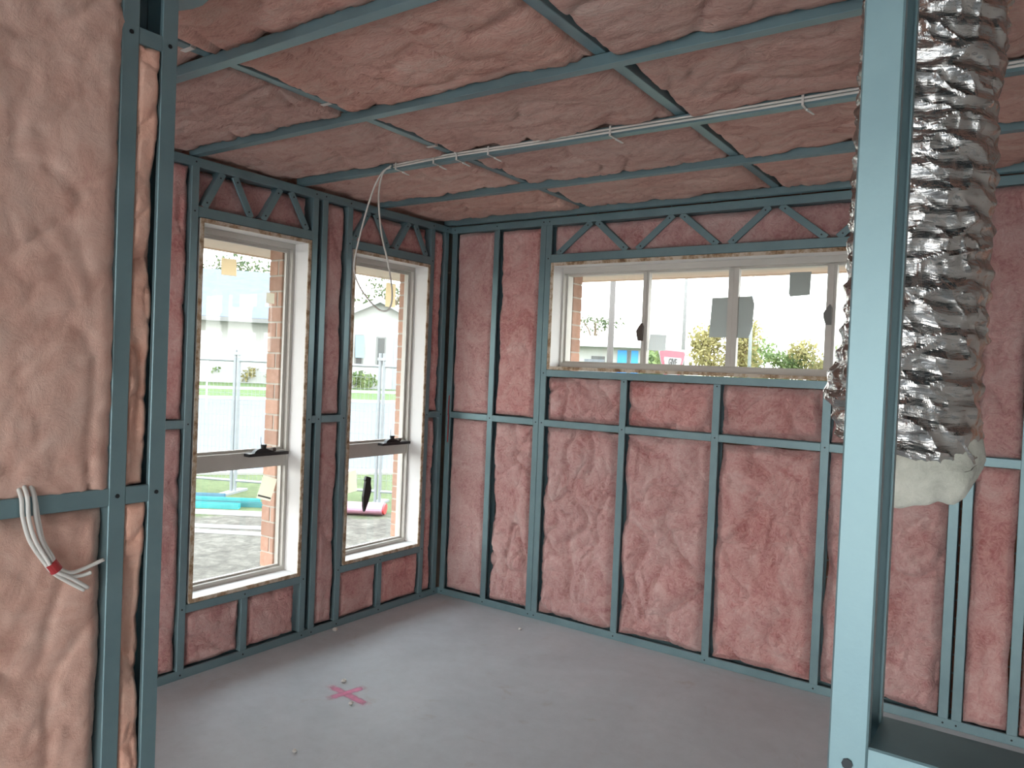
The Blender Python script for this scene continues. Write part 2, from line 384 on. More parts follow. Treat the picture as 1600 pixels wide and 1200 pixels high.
def spline(pts, n=10):
    pts = [Vector(p) for p in pts]; out = []
    P = [pts[0]*2-pts[1]] + pts + [pts[-1]*2-pts[-2]]
    for i in range(1, len(P)-2):
        for k in range(n):
            t = k/n; a, b_, c, d = P[i-1], P[i], P[i+1], P[i+2]
            out.append(0.5*((2*b_) + (c-a)*t + (2*a-5*b_+4*c-d)*t*t + (3*b_-a-3*c+d)*t**3))
    out.append(pts[-1]); return out

def csec(p0, p1, A, Nn, w=0.04, d=0.075, lip=0.011, t=0.0018, name='stud', parent=None, mat=None):
    """C-section: front flange centred on p0-p1, spanning A*w, flush at the plane with normal Nn; open side towards +A."""
    p0, p1, A, Nn = Vector(p0), Vector(p1), Vector(A).normalized(), Vector(Nn).normalized()
    h = w/2; c = 0.0016
    prof = [(-h, -c), (-h+c, 0), (h-c, 0), (h, -c), (h, -lip), (h-t, -lip), (h-t, -t), (-h+t, -t), (-h+t, -d+t), (h-t, -d+t), (h-t, -d+lip), (h, -d+lip), (h, -d+c), (h-c, -d), (-h+c, -d), (-h, -d+c)]
    mb = MB().extrude([p0+A*u+Nn*n for u, n in prof], [p1+A*u+Nn*n for u, n in prof])
    return mb.build(name, mat or M['steel'], parent)

_screw = {}
def screw(p, Nn, parent, r=0.0042):
    Nn = Vector(Nn); key = (tuple(Nn), r)
    if key not in _screw:
        mb = MB().tube([Nn*-0.001, Nn*0.0012], r, 8)
        me = bpy.data.meshes.new('screw'); me.from_pydata(mb.v, [], mb.f); me.materials.append(M['screw']); _screw[key] = me
    return link('screw', _screw[key], p, parent)

def smooth01(x):
    x = max(0.0, min(1.0, x)); return x*x*(3-2*x)

def batt(O, U, V, Nn, w, h, label, cat='insulation batt', group=None, seed=0, base=-0.004, edge=0.022, roll=0.03, gaps=(0.001, 0.001, 0.001, 0.002),
         wob=0.008, amp=0.012, crease=0.012, thick=0.06, mat='batt', res=0.010, edges=None, name='insulation_batt', tilt=None):
    """A soft batt: a noisy pillow over the rectangle O + u*U + v*V; edges (left, right, bottom, top) may sink by their own depth."""
    O, U, V, Nn = Vector(O), Vector(U), Vector(V), Vector(Nn)
    nu = max(6, int(w/res)); nv = max(6, int(h/res))
    e4 = edges or (edge,)*4
    verts = []; S = Vector((seed*7.13, seed*3.71, seed*1.37))
    def nz(a, b, c=0.0): return noise.noise(Vector((a, b, c)) + S)
    for j in range(nv+1):
        tv = j/nv
        for i in range(nu+1):
            tu = i/nu
            u0, v0 = tu*w, tv*h
            l = gaps[0] + max(-0.004, wob*(nz(v0*6, 1.1)+0.25)); r_ = gaps[1] + max(-0.004, wob*(nz(v0*6, 9.1)+0.25))
            bb = gaps[2] + max(-0.003, wob*(nz(u0*6, 17.1)+0.15)); tt = gaps[3] + max(-0.003, wob*(nz(u0*6, 23.1)+0.15))
            u = l + tu*(w-l-r_); v = bb + tv*(h-bb-tt)
            dl, dr, db, dt = u-l, (w-r_)-u, v-bb, (h-tt)-v
            k = 0.0
            for dd, ee in zip((dl, dr, db, dt), e4):
                k = max(k, ee*(1-smooth01(dd/roll))**1.5) if ee > 0 else k
            n = base - k
            p = (u*3.2, v*3.2)
            n += amp*nz(p[0]*1.2, p[1]*1.2, 3.3)
            wx = 0.35*nz(p[0]*1.3, p[1]*1.3, 11.0); wy = 0.35*nz(p[0]*1.3, p[1]*1.3, 12.0)
            rg = 1-abs(nz((p[0]+wx)*1.5, (p[1]+wy)*1.1, 5.0))*1.9
            if rg > 0: n -= crease*rg**5
            rg = 1-abs(nz((p[0]+wy)*4.0, (p[1]+wx)*3.2, 8.0))*2.0
            if rg > 0: n -= crease*0.42*rg**4
            n += 0.0032*nz(u*34, v*34, 2.0) + 0.0016*nz(u*75, v*75, 4.0)
            if tilt: n += tilt[0]*(u/w-0.5) + tilt[1]*(v/h-0.5)
            verts.append(O + U*u + V*v + Nn*n)
    faces = []; W_ = nu+1
    for j in range(nv):
        for i in range(nu): faces.append((j*W_+i, j*W_+i+1, (j+1)*W_+i+1, (j+1)*W_+i))
    ring = [i for i in range(nu)] + [j*W_+nu for j in range(nv)] + [nv*W_+i for i in range(nu, 0, -1)] + [j*W_ for j in range(nv, 0, -1)]
    b0 = len(verts)
    for k in ring:
        q = verts[k]; dep = (q-O).dot(Nn); verts.append(q + Nn*(-thick-dep))
    n_ = len(ring)
    for k in range(n_):
        q = (k+1) % n_; faces.append((ring[q], ring[k], b0+k, b0+q))
    faces.append(tuple(b0+k for k in range(n_)))
    mb = MB(); mb.v = verts; mb.f = faces
    o = mb.build(name, M[mat], None, smooth=True)
    return tag(o, label, cat, group)

X, Y, Z = Vector((1, 0, 0)), Vector((0, 1, 0)), Vector((0, 0, 1))
H = 2.45
NZ0, NZ1 = 1.183, 1.223        # nogging band
TZ0 = 2.402                    # underside of top plate flange

# ================================================================== SETTING
tag(B(-0.09, 6.2, -7.0, 0.09, -0.3, 0.0).build('floor', M['concrete']), 'bare grey concrete floor slab', kind='structure')

# ---- left wall frame (plane x = 0)
wl = empty('wall_left', (0, -1.2, 0), label='blue steel stud frame wall with two tall windows', kind='structure')
def l_stud(yc, z0=0.042, z1=TZ0, w=0.038, openside=1, name='stud', screws=()):
    o = csec((0, yc, z0), (0, yc, z1), (0, openside, 0), X, w=w, name=name, parent=wl)
    for z in screws: screw((0.0005, yc, z), X, o)
    return o
def l_rail(y0, y1, z0, z1, name='nogging'):
    return csec((0, y0, (z0+z1)/2), (0, y1, (z0+z1)/2), (0, 0, 1), X, w=z1-z0, name=name, parent=wl)
std = (0.02, 1.203, 2.425)
bp_ = l_rail(-3.2, 0.0, 0.0, 0.042, 'bottom_plate'); tp_ = l_rail(-3.2, 0.0, TZ0, 2.445, 'top_plate')
for yc in (-2.96, -2.42, -1.857, -1.143, -1.076, -0.893, -0.178, -0.04):
    o = l_stud(yc, screws=(1.203,) if yc not in (-1.143,) else (1.203, 0.33))
    screw((0.0005, yc, 0.02), X, bp_); screw((0.0005, yc, 2.424), X, tp_)
    if yc in (-1.857, -0.893, -0.178): screw((0.0005, yc, 0.33), X, o); screw((0.0005, yc, 2.197), X, o)
for y0, y1 in ((-2.941, -2.439), (-2.401, -1.876), (-1.124, -1.095), (-1.057, -0.912), (-0.159, -0.059)): l_rail(y0, y1, NZ0, NZ1)
for (ya, yb, yc) in ((-1.838, -1.162, -1.514), (-0.874, -0.197, -0.556)):
    t = l_rail(ya, yb, 0.309, 0.349, 'sill_trimmer'); c = l_rail(ya, yb, 2.174, 2.222, 'lintel_chord')
    s = l_stud(yc, 0.042, 0.309, 0.038, name='cripple_stud'); screw((0.0005, yc, 0.329), X, t); screw((0.0005, yc, 0.022), X, bp_)
def l_brace(a, b):
    o = csec((-0.004, a[0], a[1]), (-0.004, b[0], b[1]), (0, b[1]-a[1], -(b[0]-a[0])), X, w=0.036, d=0.06, name='lintel_brace', parent=wl)
    for q in (a, b):
        tq = 0.14 if q is a else 0.86
        screw((-0.0035, a[0]+(b[0]-a[0])*tq, a[1]+(b[1]-a[1])*tq), X, o)
for a, b in (((-1.806, 2.222), (-1.712, 2.402)), ((-1.646, 2.402), (-1.548, 2.222)), ((-1.478, 2.222), (-1.375, 2.402)), ((-1.308, 2.402), (-1.196, 2.222)),
             ((-0.862, 2.222), (-0.745, 2.402)), ((-0.695, 2.402), (-0.580, 2.222)), ((-0.518, 2.222), (-0.400, 2.402)), ((-0.345, 2.402), (-0.232, 2.222))): l_brace(a, b)

# ---- back wall frame (plane y = 0)
wr = empty('wall_back', (1.9, 0, 0), label='blue steel stud frame wall with one wide high window', kind='structure')
NR = -Y
def r_stud(xc, z0=0.042, z1=TZ0, w=0.04, name='stud', screws=(), side=1):
    o = csec((xc, 0, z0), (xc, 0, z1), (side, 0, 0), NR, w=w, name=name, parent=wr)
    for z in screws: screw((xc, -0.0005, z), NR, o)
    return o
def r_rail(x0, x1, z0, z1, name='nogging'):
    return csec((x0, 0, (z0+z1)/2), (x1, 0, (z0+z1)/2), (0, 0, 1), NR, w=z1-z0, name=name, parent=wr)
bq = r_rail(0.0, 4.6, 0.0, 0.042, 'bottom_plate'); tq_ = r_rail(0.0, 4.6, TZ0, 2.445, 'top_plate')
for xc in (0.031, 0.375, 0.727, 0.769, 2.962, 3.014, 3.221, 3.82, 4.42):
    o = r_stud(xc, screws=(1.203,), side=-1 if xc in (0.727, 2.962) else 1)
    screw((xc, -0.0005, 0.021), NR, bq); screw((xc, -0.0005, 2.424), NR, tq_)
    if xc in (0.769, 2.962): screw((xc, -0.0005, 1.506), NR, o); screw((xc, -0.0005, 2.2), NR, o)
for xc in (1.312, 1.856, 2.407):
    o = r_stud(xc, 0.042, 1.486, name='cripple_stud', screws=(1.203, 1.475)); screw((xc, -0.0005, 0.021), NR, bq)
r_rail(0.789, 2.942, 1.486, 1.527, 'sill_trimmer'); r_rail(0.789, 2.942, 2.176, 2.224, 'lintel_chord')
for x0, x1 in ((0.051, 0.355), (0.395, 0.707), (0.789, 1.292), (1.332, 1.836), (1.876, 2.387), (2.427, 2.942), (3.034, 3.201), (3.241, 3.8), (3.84, 4.4)): r_rail(x0, x1, NZ0, NZ1)
zz = [(0.83, 2.224), (1.055, 2.402), (1.09, 2.402), (1.29, 2.224), (1.355, 2.224), (1.565, 2.402), (1.61, 2.402), (1.82, 2.224), (1.885, 2.224), (2.085, 2.402), (2.14, 2.402), (2.365, 2.224), (2.42, 2.224), (2.62, 2.402), (2.67, 2.402), (2.88, 2.224)]
for k in range(0, len(zz), 2):
    a, b = zz[k], zz[k+1]
    o = csec((a[0], 0.004, a[1]), (b[0], 0.004, b[1]), (b[1]-a[1], 0, -(b[0]-a[0])), NR, w=0.036, d=0.06, name='lintel_brace', parent=wr)
    for tq in (0.1, 0.9): screw((a[0]+(b[0]-a[0])*tq, 0.0035, a[1]+(b[1]-a[1])*tq), NR, o)

# ---- near-left partition (plane x = 1.575)
wp = empty('wall_partition', (1.54, -3.4, 0), label='partition frame end with two close steel studs and pale batts', kind='structure')
XP = 1.575
for yc in (-3.013, -2.922, -3.66, -4.26):
    o = csec((XP, yc, 0.042), (XP, yc, 2.41), (0, -1 if yc == -2.922 else 1, 0), X, w=0.038, name='stud', parent=wp)
    for z in (1.204, 2.235): screw((XP+0.0005, yc, z), X, o, 0.005)
for y0, y1 in ((-4.241, -3.679), (-3.641, -3.032), (-2.994, -2.941)):
    csec((XP, y0, 1.203), (XP, y1, 1.203), (0, 0, 1), X, w=0.04, name='nogging', parent=wp)
csec((XP, -2.994, 2.235), (XP, -2.941, 2.235), (0, 0, 1), X, w=0.036, name='nogging', parent=wp)
csec((XP, -4.4, 0.021), (XP, -2.903, 0.021), (0, 0, 1), X, w=0.042, name='bottom_plate', parent=wp)
csec((XP, -4.4, 2.43), (XP, -2.903, 2.43), (0, 0, -1), X, w=0.04, name='top_plate', parent=wp)
B(1.502, 1.506, -3.03, -2.905, 2.2, 2.41).build('gap_backing_plate', M['steel'], wp)  # added to back the open gap above the nogging so it reads dark

# ---- near-right stub wall (plane y = -3.216): the big stud close to the camera
wn_ = empty('wall_near_right', (3.5, -3.18, 0), label='nearest steel stud with a nogging running off to the right', kind='structure')
o = csec((3.1385, -3.216, 0.042), (3.1385, -3.216, 2.41), X, -Y, w=0.031, d=0.076, lip=0.012, name='stud', parent=wn_)
screw((3.139, -3.2165, 1.2045), -Y, o, 0.0045)
csec((3.75, -3.216, 0.042), (3.75, -3.216, 2.41), X, -Y, w=0.036, d=0.076, name='stud', parent=wn_)
csec((3.1545, -3.216, 1.203), (3.732, -3.216, 1.203), (0, 0, -1), -Y, w=0.04, d=0.076, lip=0.011, name='nogging', parent=wn_)
csec((3.12, -3.216, 0.021), (4.6, -3.216, 0.021), (0, 0, 1), -Y, w=0.042, d=0.076, name='bottom_plate', parent=wn_)
csec((1.6, -3.216, 2.43), (4.6, -3.216, 2.43), (0, 0, -1), -Y, w=0.04, d=0.076, name='top_plate', parent=wn_)

# ---- ceiling grid
ce = empty('ceiling', (1.8, -1.6, H), label='grid of blue steel ceiling battens under steel joists', kind='structure')
BY = (-4.85, -4.25, -3.65, -3.05, -2.455, -1.856, -1.236, -0.640, -0.022)
for yc in BY:
    x0, x1 = (-0.03, 4.6) if yc > -2.9 else (1.62, 4.6)
    csec((x0, yc, H), (x1, yc, H), (0, 1, 0), -Z, w=0.04, d=0.036, lip=0.008, name='ceiling_batten', parent=ce)
JX = (1.02, 2.12, 3.27, 4.4)
JZ = 2.487
for xc in JX: csec((xc, -5.2, JZ), (xc, 0.0, JZ), (-1, 0, 0), -Z, w=0.04, d=0.075, name='ceiling_joist', parent=ce)

# ---- unseen roof slab added to block sky light; boxed eaves
ro = empty('roof', (2, -3, 2.7), label='unseen light-blocking roof deck, with cream boxed eaves outside the windows', kind='structure')
B(-0.86, 5.0, -7.4, 0.86, 2.80, 2.86).build('light_block_deck', M['roof'], ro)  # slab out of view, added to keep sky light off the room
B(-0.85, -0.2, -7.2, 0.85, 2.172, 2.182).build('eave_soffit', M['soffit'], ro)
B(-0.2, 6.5, 0.2, 0.85, 2.172, 2.182).build('eave_soffit', M['soffit'], ro)
B(-0.875, -0.85, -7.2, 0.875, 2.165, 2.80).build('fascia', M['soffit'], ro)
B(-0.85, 6.5, 0.85, 0.875, 2.165, 2.80).build('fascia', M['soffit'], ro)

# ---- unseen, added to shape light: side wall, rear wall with opening, bounce slab
tag(B(4.62, 4.70, -7.0, 0.09, 0.0, 2.80).build('wall_right_blocker', M['unseen_pale']), 'unseen pale side wall at the right, added to dim the partition', kind='structure')  # solid wall out of view, added to cut light reaching the partition

rw = MB(); rw.box(-0.33, 0.5, -7.12, -7.0, -0.3, 2.80); rw.box(0.5, 4.70, -7.12, -7.0, 2.10, 2.80)
tag(rw.build('wall_rear_blocker', M['unseen_pale']), 'unseen pale rear wall with a wide opening, added to limit light from behind', kind='structure')  # added out of view; opening sized to hold back light from behind
tag(B(-1.5, 6.5, -16.0, -7.12, -0.30, -0.10).build('bounce_slab', M['unseen_pale']), 'unseen pale slab behind the house, added to bounce light indoors', kind='structure')  # pale reflector slab, added to throw daylight up to the ceiling

# ---- outer brick skin
bw_l = empty('wall_left_outer', (-0.27, -1.2, -0.42), label='red brick outer skin around the two tall windows', kind='structure')
bw_b = empty('wall_back_outer', (1.9, 0.27, -0.42), label='red brick outer skin around the wide window', kind='structure')
BI, BO = 0.215, 0.325
B(-BO, -BI, -7.0, -1.83, -0.42, 2.75).build('brick_skin', M['brick_wall'], bw_l)
for y0, y1 in ((-1.83, -1.185), (-0.862, -0.135)):
    B(-BO, -BI, y0, y1, -0.42, 0.335).build('brick_skin', M['brick_wall'], bw_l)
    B(-BO, -BI, y0, y1, 2.19, 2.75).build('brick_skin', M['brick_wall'], bw_l)
B(-BO+0.004, -BI-0.004, -1.181, -0.866, -0.42, 2.75).build('mortar_core', M['mortar'], bw_l)
B(-BO+0.004, -BI-0.004, -0.131, BO-0.004, -0.42, 2.75).build('mortar_core', M['mortar'], bw_l)
B(-BI, 0.826, BI+0.004, BO-0.004, -0.42, 2.75).build('mortar_core', M['mortar'], bw_b)
B(0.83, 2.94, BI, BO, -0.42, 1.515).build('brick_skin', M['brick_wall'], bw_b)
B(0.83, 2.94, BI, BO, 2.19, 2.75).build('brick_skin', M['brick_wall'], bw_b)
B(2.94, 6.2, BI, BO, -0.42, 2.75).build('brick_skin', M['brick_wall'], bw_b)
_bm = {}
def brick(x0, x1, y0, y1, z0, z1, parent):
    key = (round(x1-x0, 3), round(y1-y0, 3))
    if key not in _bm:
        a, b_, h, c = (x1-x0)/2, (y1-y0)/2, z1-z0, 0.003
        mb = MB()
        mb.extrude([(-a+c, -b_, 0), (a-c, -b_, 0), (a, -b_+c, 0), (a, b_-c, 0), (a-c, b_, 0), (-a+c, b_, 0), (-a, b_-c, 0), (-a, -b_+c, 0)],
                   [(-a+c, -b_, h), (a-c, -b_, h), (a, -b_+c, h), (a, b_-c, h), (a-c, b_, h), (-a+c, b_, h), (-a, b_-c, h), (-a, -b_+c, h)])
        me = bpy.data.meshes.new('brick'); me.from_pydata(mb.v, [], mb.f); me.materials.append(M['brick']); _bm[key] = me
    return link('brick', _bm[key], ((x0+x1)/2, (y0+y1)/2, z0), parent)
for k in range(24):
    z0 = 0.10 + k*0.086; z1 = z0+0.076; odd = k % 2
    # pier between the tall windows
    if odd:
        brick(-BO, -BI, -1.185, -0.955, z0, z1, bw_l); brick(-BO, -BI, -0.945, -0.862, z0, z1, bw_l)
        brick(-BO, -BI, -0.135, 0.095, z0, z1, bw_l); brick(-BO, -BI, 0.105, 0.325, z0, z1, bw_l)
        brick(0.60, 0.83, BI, BO, z0, z1, bw_b); brick(0.36, 0.59, BI, BO, z0, z1, bw_b); brick(0.12, 0.35, BI, BO, z0, z1, bw_b)
    else:
        brick(-BO, -BI-0.04, -1.185, -1.085, z0, z1, bw_l); brick(-BI-0.03, -BI, -1.185, -1.085, z0, z1, bw_l)
        brick(-BO, -BI, -1.075, -0.862, z0, z1, bw_l)
        brick(-BO, -BI-0.04, -0.135, -0.035, z0, z1, bw_l); brick(-BI-0.03, -BI, -0.135, -0.035, z0, z1, bw_l); brick(-BO, -BI, -0.025, 0.205, z0, z1, bw_l)
        brick(0.73, 0.83, BI, BO, z0, z1, bw_b); brick(0.49, 0.72, BI, BO, z0, z1, bw_b); brick(0.25, 0.48, BI, BO, z0, z1, bw_b)

# ================================================================== WINDOWS
def tall_window(name, ya, yb, label):
    w = empty(name, (-0.1, (ya+yb)/2, 0.352), label=label, kind='structure')
    z0, z1, t = 0.351, 2.171, 0.019
    for y0, y1 in ((ya, ya+t), (yb-t, yb)):
        B(-0.11, -0.004, y0, y1, z0, z1).build('reveal_jamb', M['primer'], w)
        B(-0.004, 0.002, y0, y1, z0, z1).build('reveal_edge', M['edge'], w)
    for q0, q1, nm in ((z0, z0+t, 'reveal_sill'), (z1-t, z1, 'reveal_head')):
        B(-0.11, -0.004, ya+t, yb-t, q0, q1).build(nm, M['primer'], w)
        B(-0.004, 0.002, ya+t, yb-t, q0, q1).build('reveal_edge', M['edge'], w)
    # aluminium frame: stepped, in front (room side) wide and behind narrow
    fy0, fy1, fz0, fz1 = ya+0.002, yb-0.002, z0+0.001, z1-0.001
    fr = MB()
    for (xa, xb, wd) in ((-0.135, -0.111, 0.034), (-0.152, -0.135, 0.044)):
        fr.box(xa, xb, fy0, fy0+wd, fz0, fz1); fr.box(xa, xb, fy1-wd, fy1, fz0, fz1)
        fr.box(xa, xb, fy0+wd, fy1-wd, fz0, fz0+wd+0.006); fr.box(xa, xb, fy0+wd, fy1-wd, fz1-wd-0.012, fz1)
    fr.box(-0.214, -0.152, fy0-0.06, fy0+0.006, fz0, fz1); fr.box(-0.214, -0.152, fy1-0.006, fy1+0.07, fz0, fz1)
    fr.build('window_frame', M['frame'], w)
    tr = MB(); tr.box(-0.152, -0.125, fy0+0.034, fy1-0.034, 0.945, 1.035); tr.box(-0.125, -0.106, fy0+0.028, fy1-0.028, 1.005, 1.032); tr.box(-0.125, -0.115, fy0+0.034, fy1-0.034, 0.947, 1.005)
    tr.build('transom', M['frame'], w)
    sa = MB(); i0, i1 = fy0+0.044, fy1-0.044
    sa.box(-0.151, -0.138, i0, i0+0.007, 1.036, fz1-0.057); sa.box(-0.151, -0.138, i1-0.007, i1, 1.036, fz1-0.057)
    sa.box(-0.151, -0.138, i0+0.007, i1-0.007, 1.036, 1.046); sa.box(-0.151, -0.138, i0+0.007, i1-0.007, fz1-0.066, fz1-0.057)
    sa.build('sash', M['frame'], w)
    B(-0.149, -0.144, i0+0.001, i1-0.001, 1.037, fz1-0.058).build('pane', M['glass'], w)
    B(-0.149, -0.144, i0+0.001, i1-0.001, fz0+0.051, 0.946).build('pane', M['glass'], w)
    # chain winder on the transom
    yc = (ya+yb)/2 + 0.15
    wd = empty_child = MB().box(-0.106, -0.062, yc-0.125, yc+0.125, 1.014, 1.030)
    wo_ = wd.build('winder', M['black'], w)
    hp = MB(); n = 12
    hp.extrude([(-0.100, yc-0.085+0.13*i/n, 1.030+0.024*math.sin(math.pi*min(1, (i/n)**0.7))) for i in range(n+1)],
               [(-0.074, yc-0.085+0.13*i/n, 1.030+0.024*math.sin(math.pi*min(1, (i/n)**0.7))) for i in range(n+1)])
    hp.build('winder_housing', M['black'], wo_)
    MB().tube([(-0.086, yc-0.02, 1.045), (-0.086, yc-0.02, 1.072)], 0.013, 10, 0.016).build('winder_knob', M['black'], wo_)
    MB().tube([(-0.085, yc+0.03, 1.042), (-0.085, yc+0.052, 1.042)], 0.011, 10).build('winder_gear', M['brown'], wo_)
    MB().tube(spline([(-0.09, yc-0.03, 1.07), (-0.08, yc-0.042, 1.085), (-0.07, yc-0.05, 1.115)], 5), 0.0012, 5).build('winder_wire', M['black'], wo_)
    return w
tall_window('window_1', -1.826, -1.166, 'tall beige aluminium window nearest the partition')
tall_window('window_2', -0.861, -0.198, 'tall beige aluminium window nearest the room corner')

def wide_window():
    w = empty('window_3', (1.87, 0.1, 1.53), label='wide high sliding window of four panes in the back wall', kind='structure')
    x0, x1, z0, z1, t = 0.791, 2.940, 1.529, 2.174, 0.019
    for a, b_ in ((x0, x0+t), (x1-t, x1)):
        B(a, b_, 0.004, 0.11, z0, z1).build('reveal_jamb', M['primer'], w); B(a, b_, -0.002, 0.004, z0, z1).build('reveal_edge', M['edge'], w)
    for a, b_, nm in ((z0, z0+t, 'reveal_sill'), (z1-t, z1, 'reveal_head')):
        B(x0+t, x1-t, 0.004, 0.11, a, b_).build(nm, M['primer'], w); B(x0+t, x1-t, -0.002, 0.004, a, b_).build('reveal_edge', M['edge'], w)
    f = MB()
    for ya, yb, wd in ((0.111, 0.145, 0.042), (0.145, 0.205, 0.052)):
        f.box(x0, x0+wd-0.012, ya, yb, z0, z1); f.box(x1-wd, x1, ya, yb, z0, z1)
        f.box(x0+wd-0.012, x1-wd, ya, yb, z0, z0+wd+0.004); f.box(x0+wd-0.012, x1-wd, ya, yb, z1-wd-0.012, z1)
    f.build('window_frame', M['frame'], w)
    zb, zt = z0+0.056, z1-0.064
    for a, b_ in ((1.348, 1.384), (1.847, 1.907), (2.353, 2.399)):
        if b_-a > 0.05:
            m1 = MB(); m1.box(a, (a+b_)/2-0.002, 0.128, 0.16, zb, zt); m1.box((a+b_)/2+0.002, b_, 0.118, 0.15, zb, zt); m1.box(a+0.01, b_-0.01, 0.15, 0.162, zb, zt)
        else:
            m1 = MB(); m1.box(a, b_, 0.122, 0.16, zb, zt); m1.box(a+0.012, b_-0.012, 0.116, 0.122, zb, zt)
        m1.build('mullion', M['frame'], w)
    for a, b_, yy in ((x0+0.040, 1.352, 0.15), (1.380, 1.851, 0.143), (1.903, 2.357, 0.136), (2.395, x1-0.052, 0.15)):
        B(a, b_, yy, yy+0.005, zb-0.002, zt+0.002).build('pane', M['glass'], w)
    def latch(xc, zc, mat):
        l = MB(); pts = [(-0.012, -0.05), (0.012, -0.05), (0.014, 0.035), (0.004, 0.052), (-0.012, 0.03), (-0.026, 0.006), (-0.022, -0.02)]
        l.extrude([(xc+a, 0.098, zc+c) for a, c in pts], [(xc+a, 0.122, zc+c) for a, c in pts]); l.build('latch', mat, w)
    latch(1.352, 1.765, M['brown']); latch(2.372, 1.858, M['grey_latch'])
wide_window()

# ================================================================== INSULATION
# left wall
L_ = lambda y0, z0: (0, y0, z0)
def bl(y0, y1, z0, z1, label, seed, **kw):
    return batt((0, y0, z0), Y, Z, X, y1-y0, z1-z0, label, group='batts in the left window wall', seed=seed, **kw)
bl(-2.401, -1.876, NZ1, TZ0, 'pink batt strip above the nogging, between the partition and the first tall window', 1, edge=0.02)
bl(-2.401, -1.876, 0.042, NZ0, 'pink batt strip below the nogging, between the partition and the first tall window', 2, edge=0.02)
bl(-1.838, -1.162, 2.222, TZ0, 'pink batt behind the zigzag lintel over the tall window nearest the partition', 3, base=-0.03, thick=0.07, amp=0.016)
bl(-0.874, -0.197, 2.222, TZ0, 'pink batt behind the zigzag lintel over the tall window nearest the corner', 4, base=-0.03, thick=0.07, amp=0.016)
bl(-1.838, -1.533, 0.042, 0.309, 'pink batt under the first tall window, left of its cripple stud', 5, amp=0.008)
bl(-1.495, -1.162, 0.042, 0.309, 'pink batt under the first tall window, right of its cripple stud', 6, amp=0.008, gaps=(0.003, 0.02, 0.003, 0.003))
bl(-1.124, -1.095, 0.042, TZ0, 'thin pink sliver squeezed in the slot of the paired studs between the tall windows', 7, base=-0.03, amp=0.01, res=0.01)
bl(-1.057, -0.912, NZ1, TZ0, 'narrow pink batt above the nogging between the two tall windows', 8, gaps=(0.003, 0.004, 0.003, 0.003))
bl(-1.057, -0.912, 0.042, NZ0, 'narrow pink batt below the nogging between the two tall windows', 9)
bl(-0.874, -0.575, 0.042, 0.309, 'pink batt under the second tall window, left of its cripple stud', 10, amp=0.008, crease=0.006)
bl(-0.537, -0.197, 0.042, 0.309, 'pink batt under the second tall window, right of its cripple stud', 11, amp=0.008, crease=0.006)
bl(-0.159, -0.059, NZ1, TZ0, 'narrow pink batt above the nogging, between the second tall window and the corner', 12)
bl(-0.159, -0.059, 0.042, NZ0, 'narrow pink batt below the nogging, between the second tall window and the corner', 13, gaps=(0.003, 0.012, 0.003, 0.003))
# back wall
def br(x0, x1, z0, z1, label, seed, **kw):
    return batt((x0, 0, z0), X, Z, -Y, x1-x0, z1-z0, label, group='batts in the back wall', seed=seed, **kw)
br(0.051, 0.355, NZ1, TZ0, 'tall pink batt above the nogging, first bay from the corner of the back wall', 21, crease=0.007, edge=0.02)
br(0.395, 0.707, NZ1, TZ0, 'tall pink batt above the nogging, beside the left edge of the wide window', 22, gaps=(0.012, 0.003, 0.003, 0.004), wob=0.014)
br(0.051, 0.355, 0.042, NZ0, 'smooth pink batt below the nogging, first bay from the corner of the back wall', 23, crease=0.006, edge=0.02)
br(0.395, 0.707, 0.042, NZ0, 'folded pink batt below the nogging, second bay from the corner', 24, amp=0.022, crease=0.03, gaps=(0.012, 0.003, 0.006, 0.004), wob=0.012)
lowb = ((0.789, 1.292), (1.332, 1.836), (1.876, 2.387), (2.427, 2.942))
names = ('leftmost', 'second', 'third', 'rightmost')
for k, (a, b_) in enumerate(lowb):
    br(a, b_, NZ1, 1.486, 'short puffy pink batt just under the wide window, %s of four' % names[k], 30+k, amp=0.02, crease=0.03, edge=0.03, roll=0.045, base=0.0)
    br(a, b_, 0.042, NZ0, 'large puffy pink batt below the nogging under the wide window, %s of four' % names[k], 40+k, amp=0.026, crease=0.030, edge=0.035, roll=0.05, base=0.004, gaps=(0.002, 0.001, 0.0, 0.003), wob=0.012)
br(0.789, 2.942, 2.224, TZ0, 'long pink batt behind the zigzag lintel over the wide window', 50, base=-0.03, thick=0.07, amp=0.012, res=0.013)
br(3.034, 3.201, NZ1, TZ0, 'pink batt above the nogging, narrow bay right of the hanging foil duct', 51)
br(3.034, 3.201, 0.042, NZ0, 'pink batt below the nogging, narrow bay right of the paired studs', 52)
br(3.241, 3.8, NZ1, TZ0, 'pink batt above the nogging at the far right edge of the picture', 53, res=0.016)
br(3.241, 3.8, 0.042, NZ0, 'pink batt below the nogging at the far right edge of the picture', 54, res=0.016)
# partition
def bp2(y0, y1, z0, z1, label, seed, **kw):
    return batt((XP, y0, z0), Y, Z, X, y1-y0, z1-z0, label, group='batts in the near partition', seed=seed, mat='batt_pale', **kw)
bp2(-3.636, -3.022, 1.217, 2.405, 'big pale pink batt above the nogging at the left edge of the picture', 61, base=0.012, amp=0.010, crease=0.010, edges=(0.018, 0.018, 0.008, 0.018), roll=0.04, wob=0.012, gaps=(0, 0.0, 0.0, 0), res=0.009)
bp2(-3.641, -3.034, 0.042, NZ0, 'big pale pink batt below the nogging, behind the taped white cables', 62, base=-0.004, amp=0.009, crease=0.010, edge=0.02, wob=0.006, res=0.009)
bp2(-2.994, -2.941, NZ1, 2.217, 'pale batt strip above the nogging between the two close studs', 63, base=0.0, amp=0.008, crease=0.020, edge=0.010, roll=0.012, wob=0.003, res=0.0045, gaps=(0.0, 0.001, 0.0, 0.0))
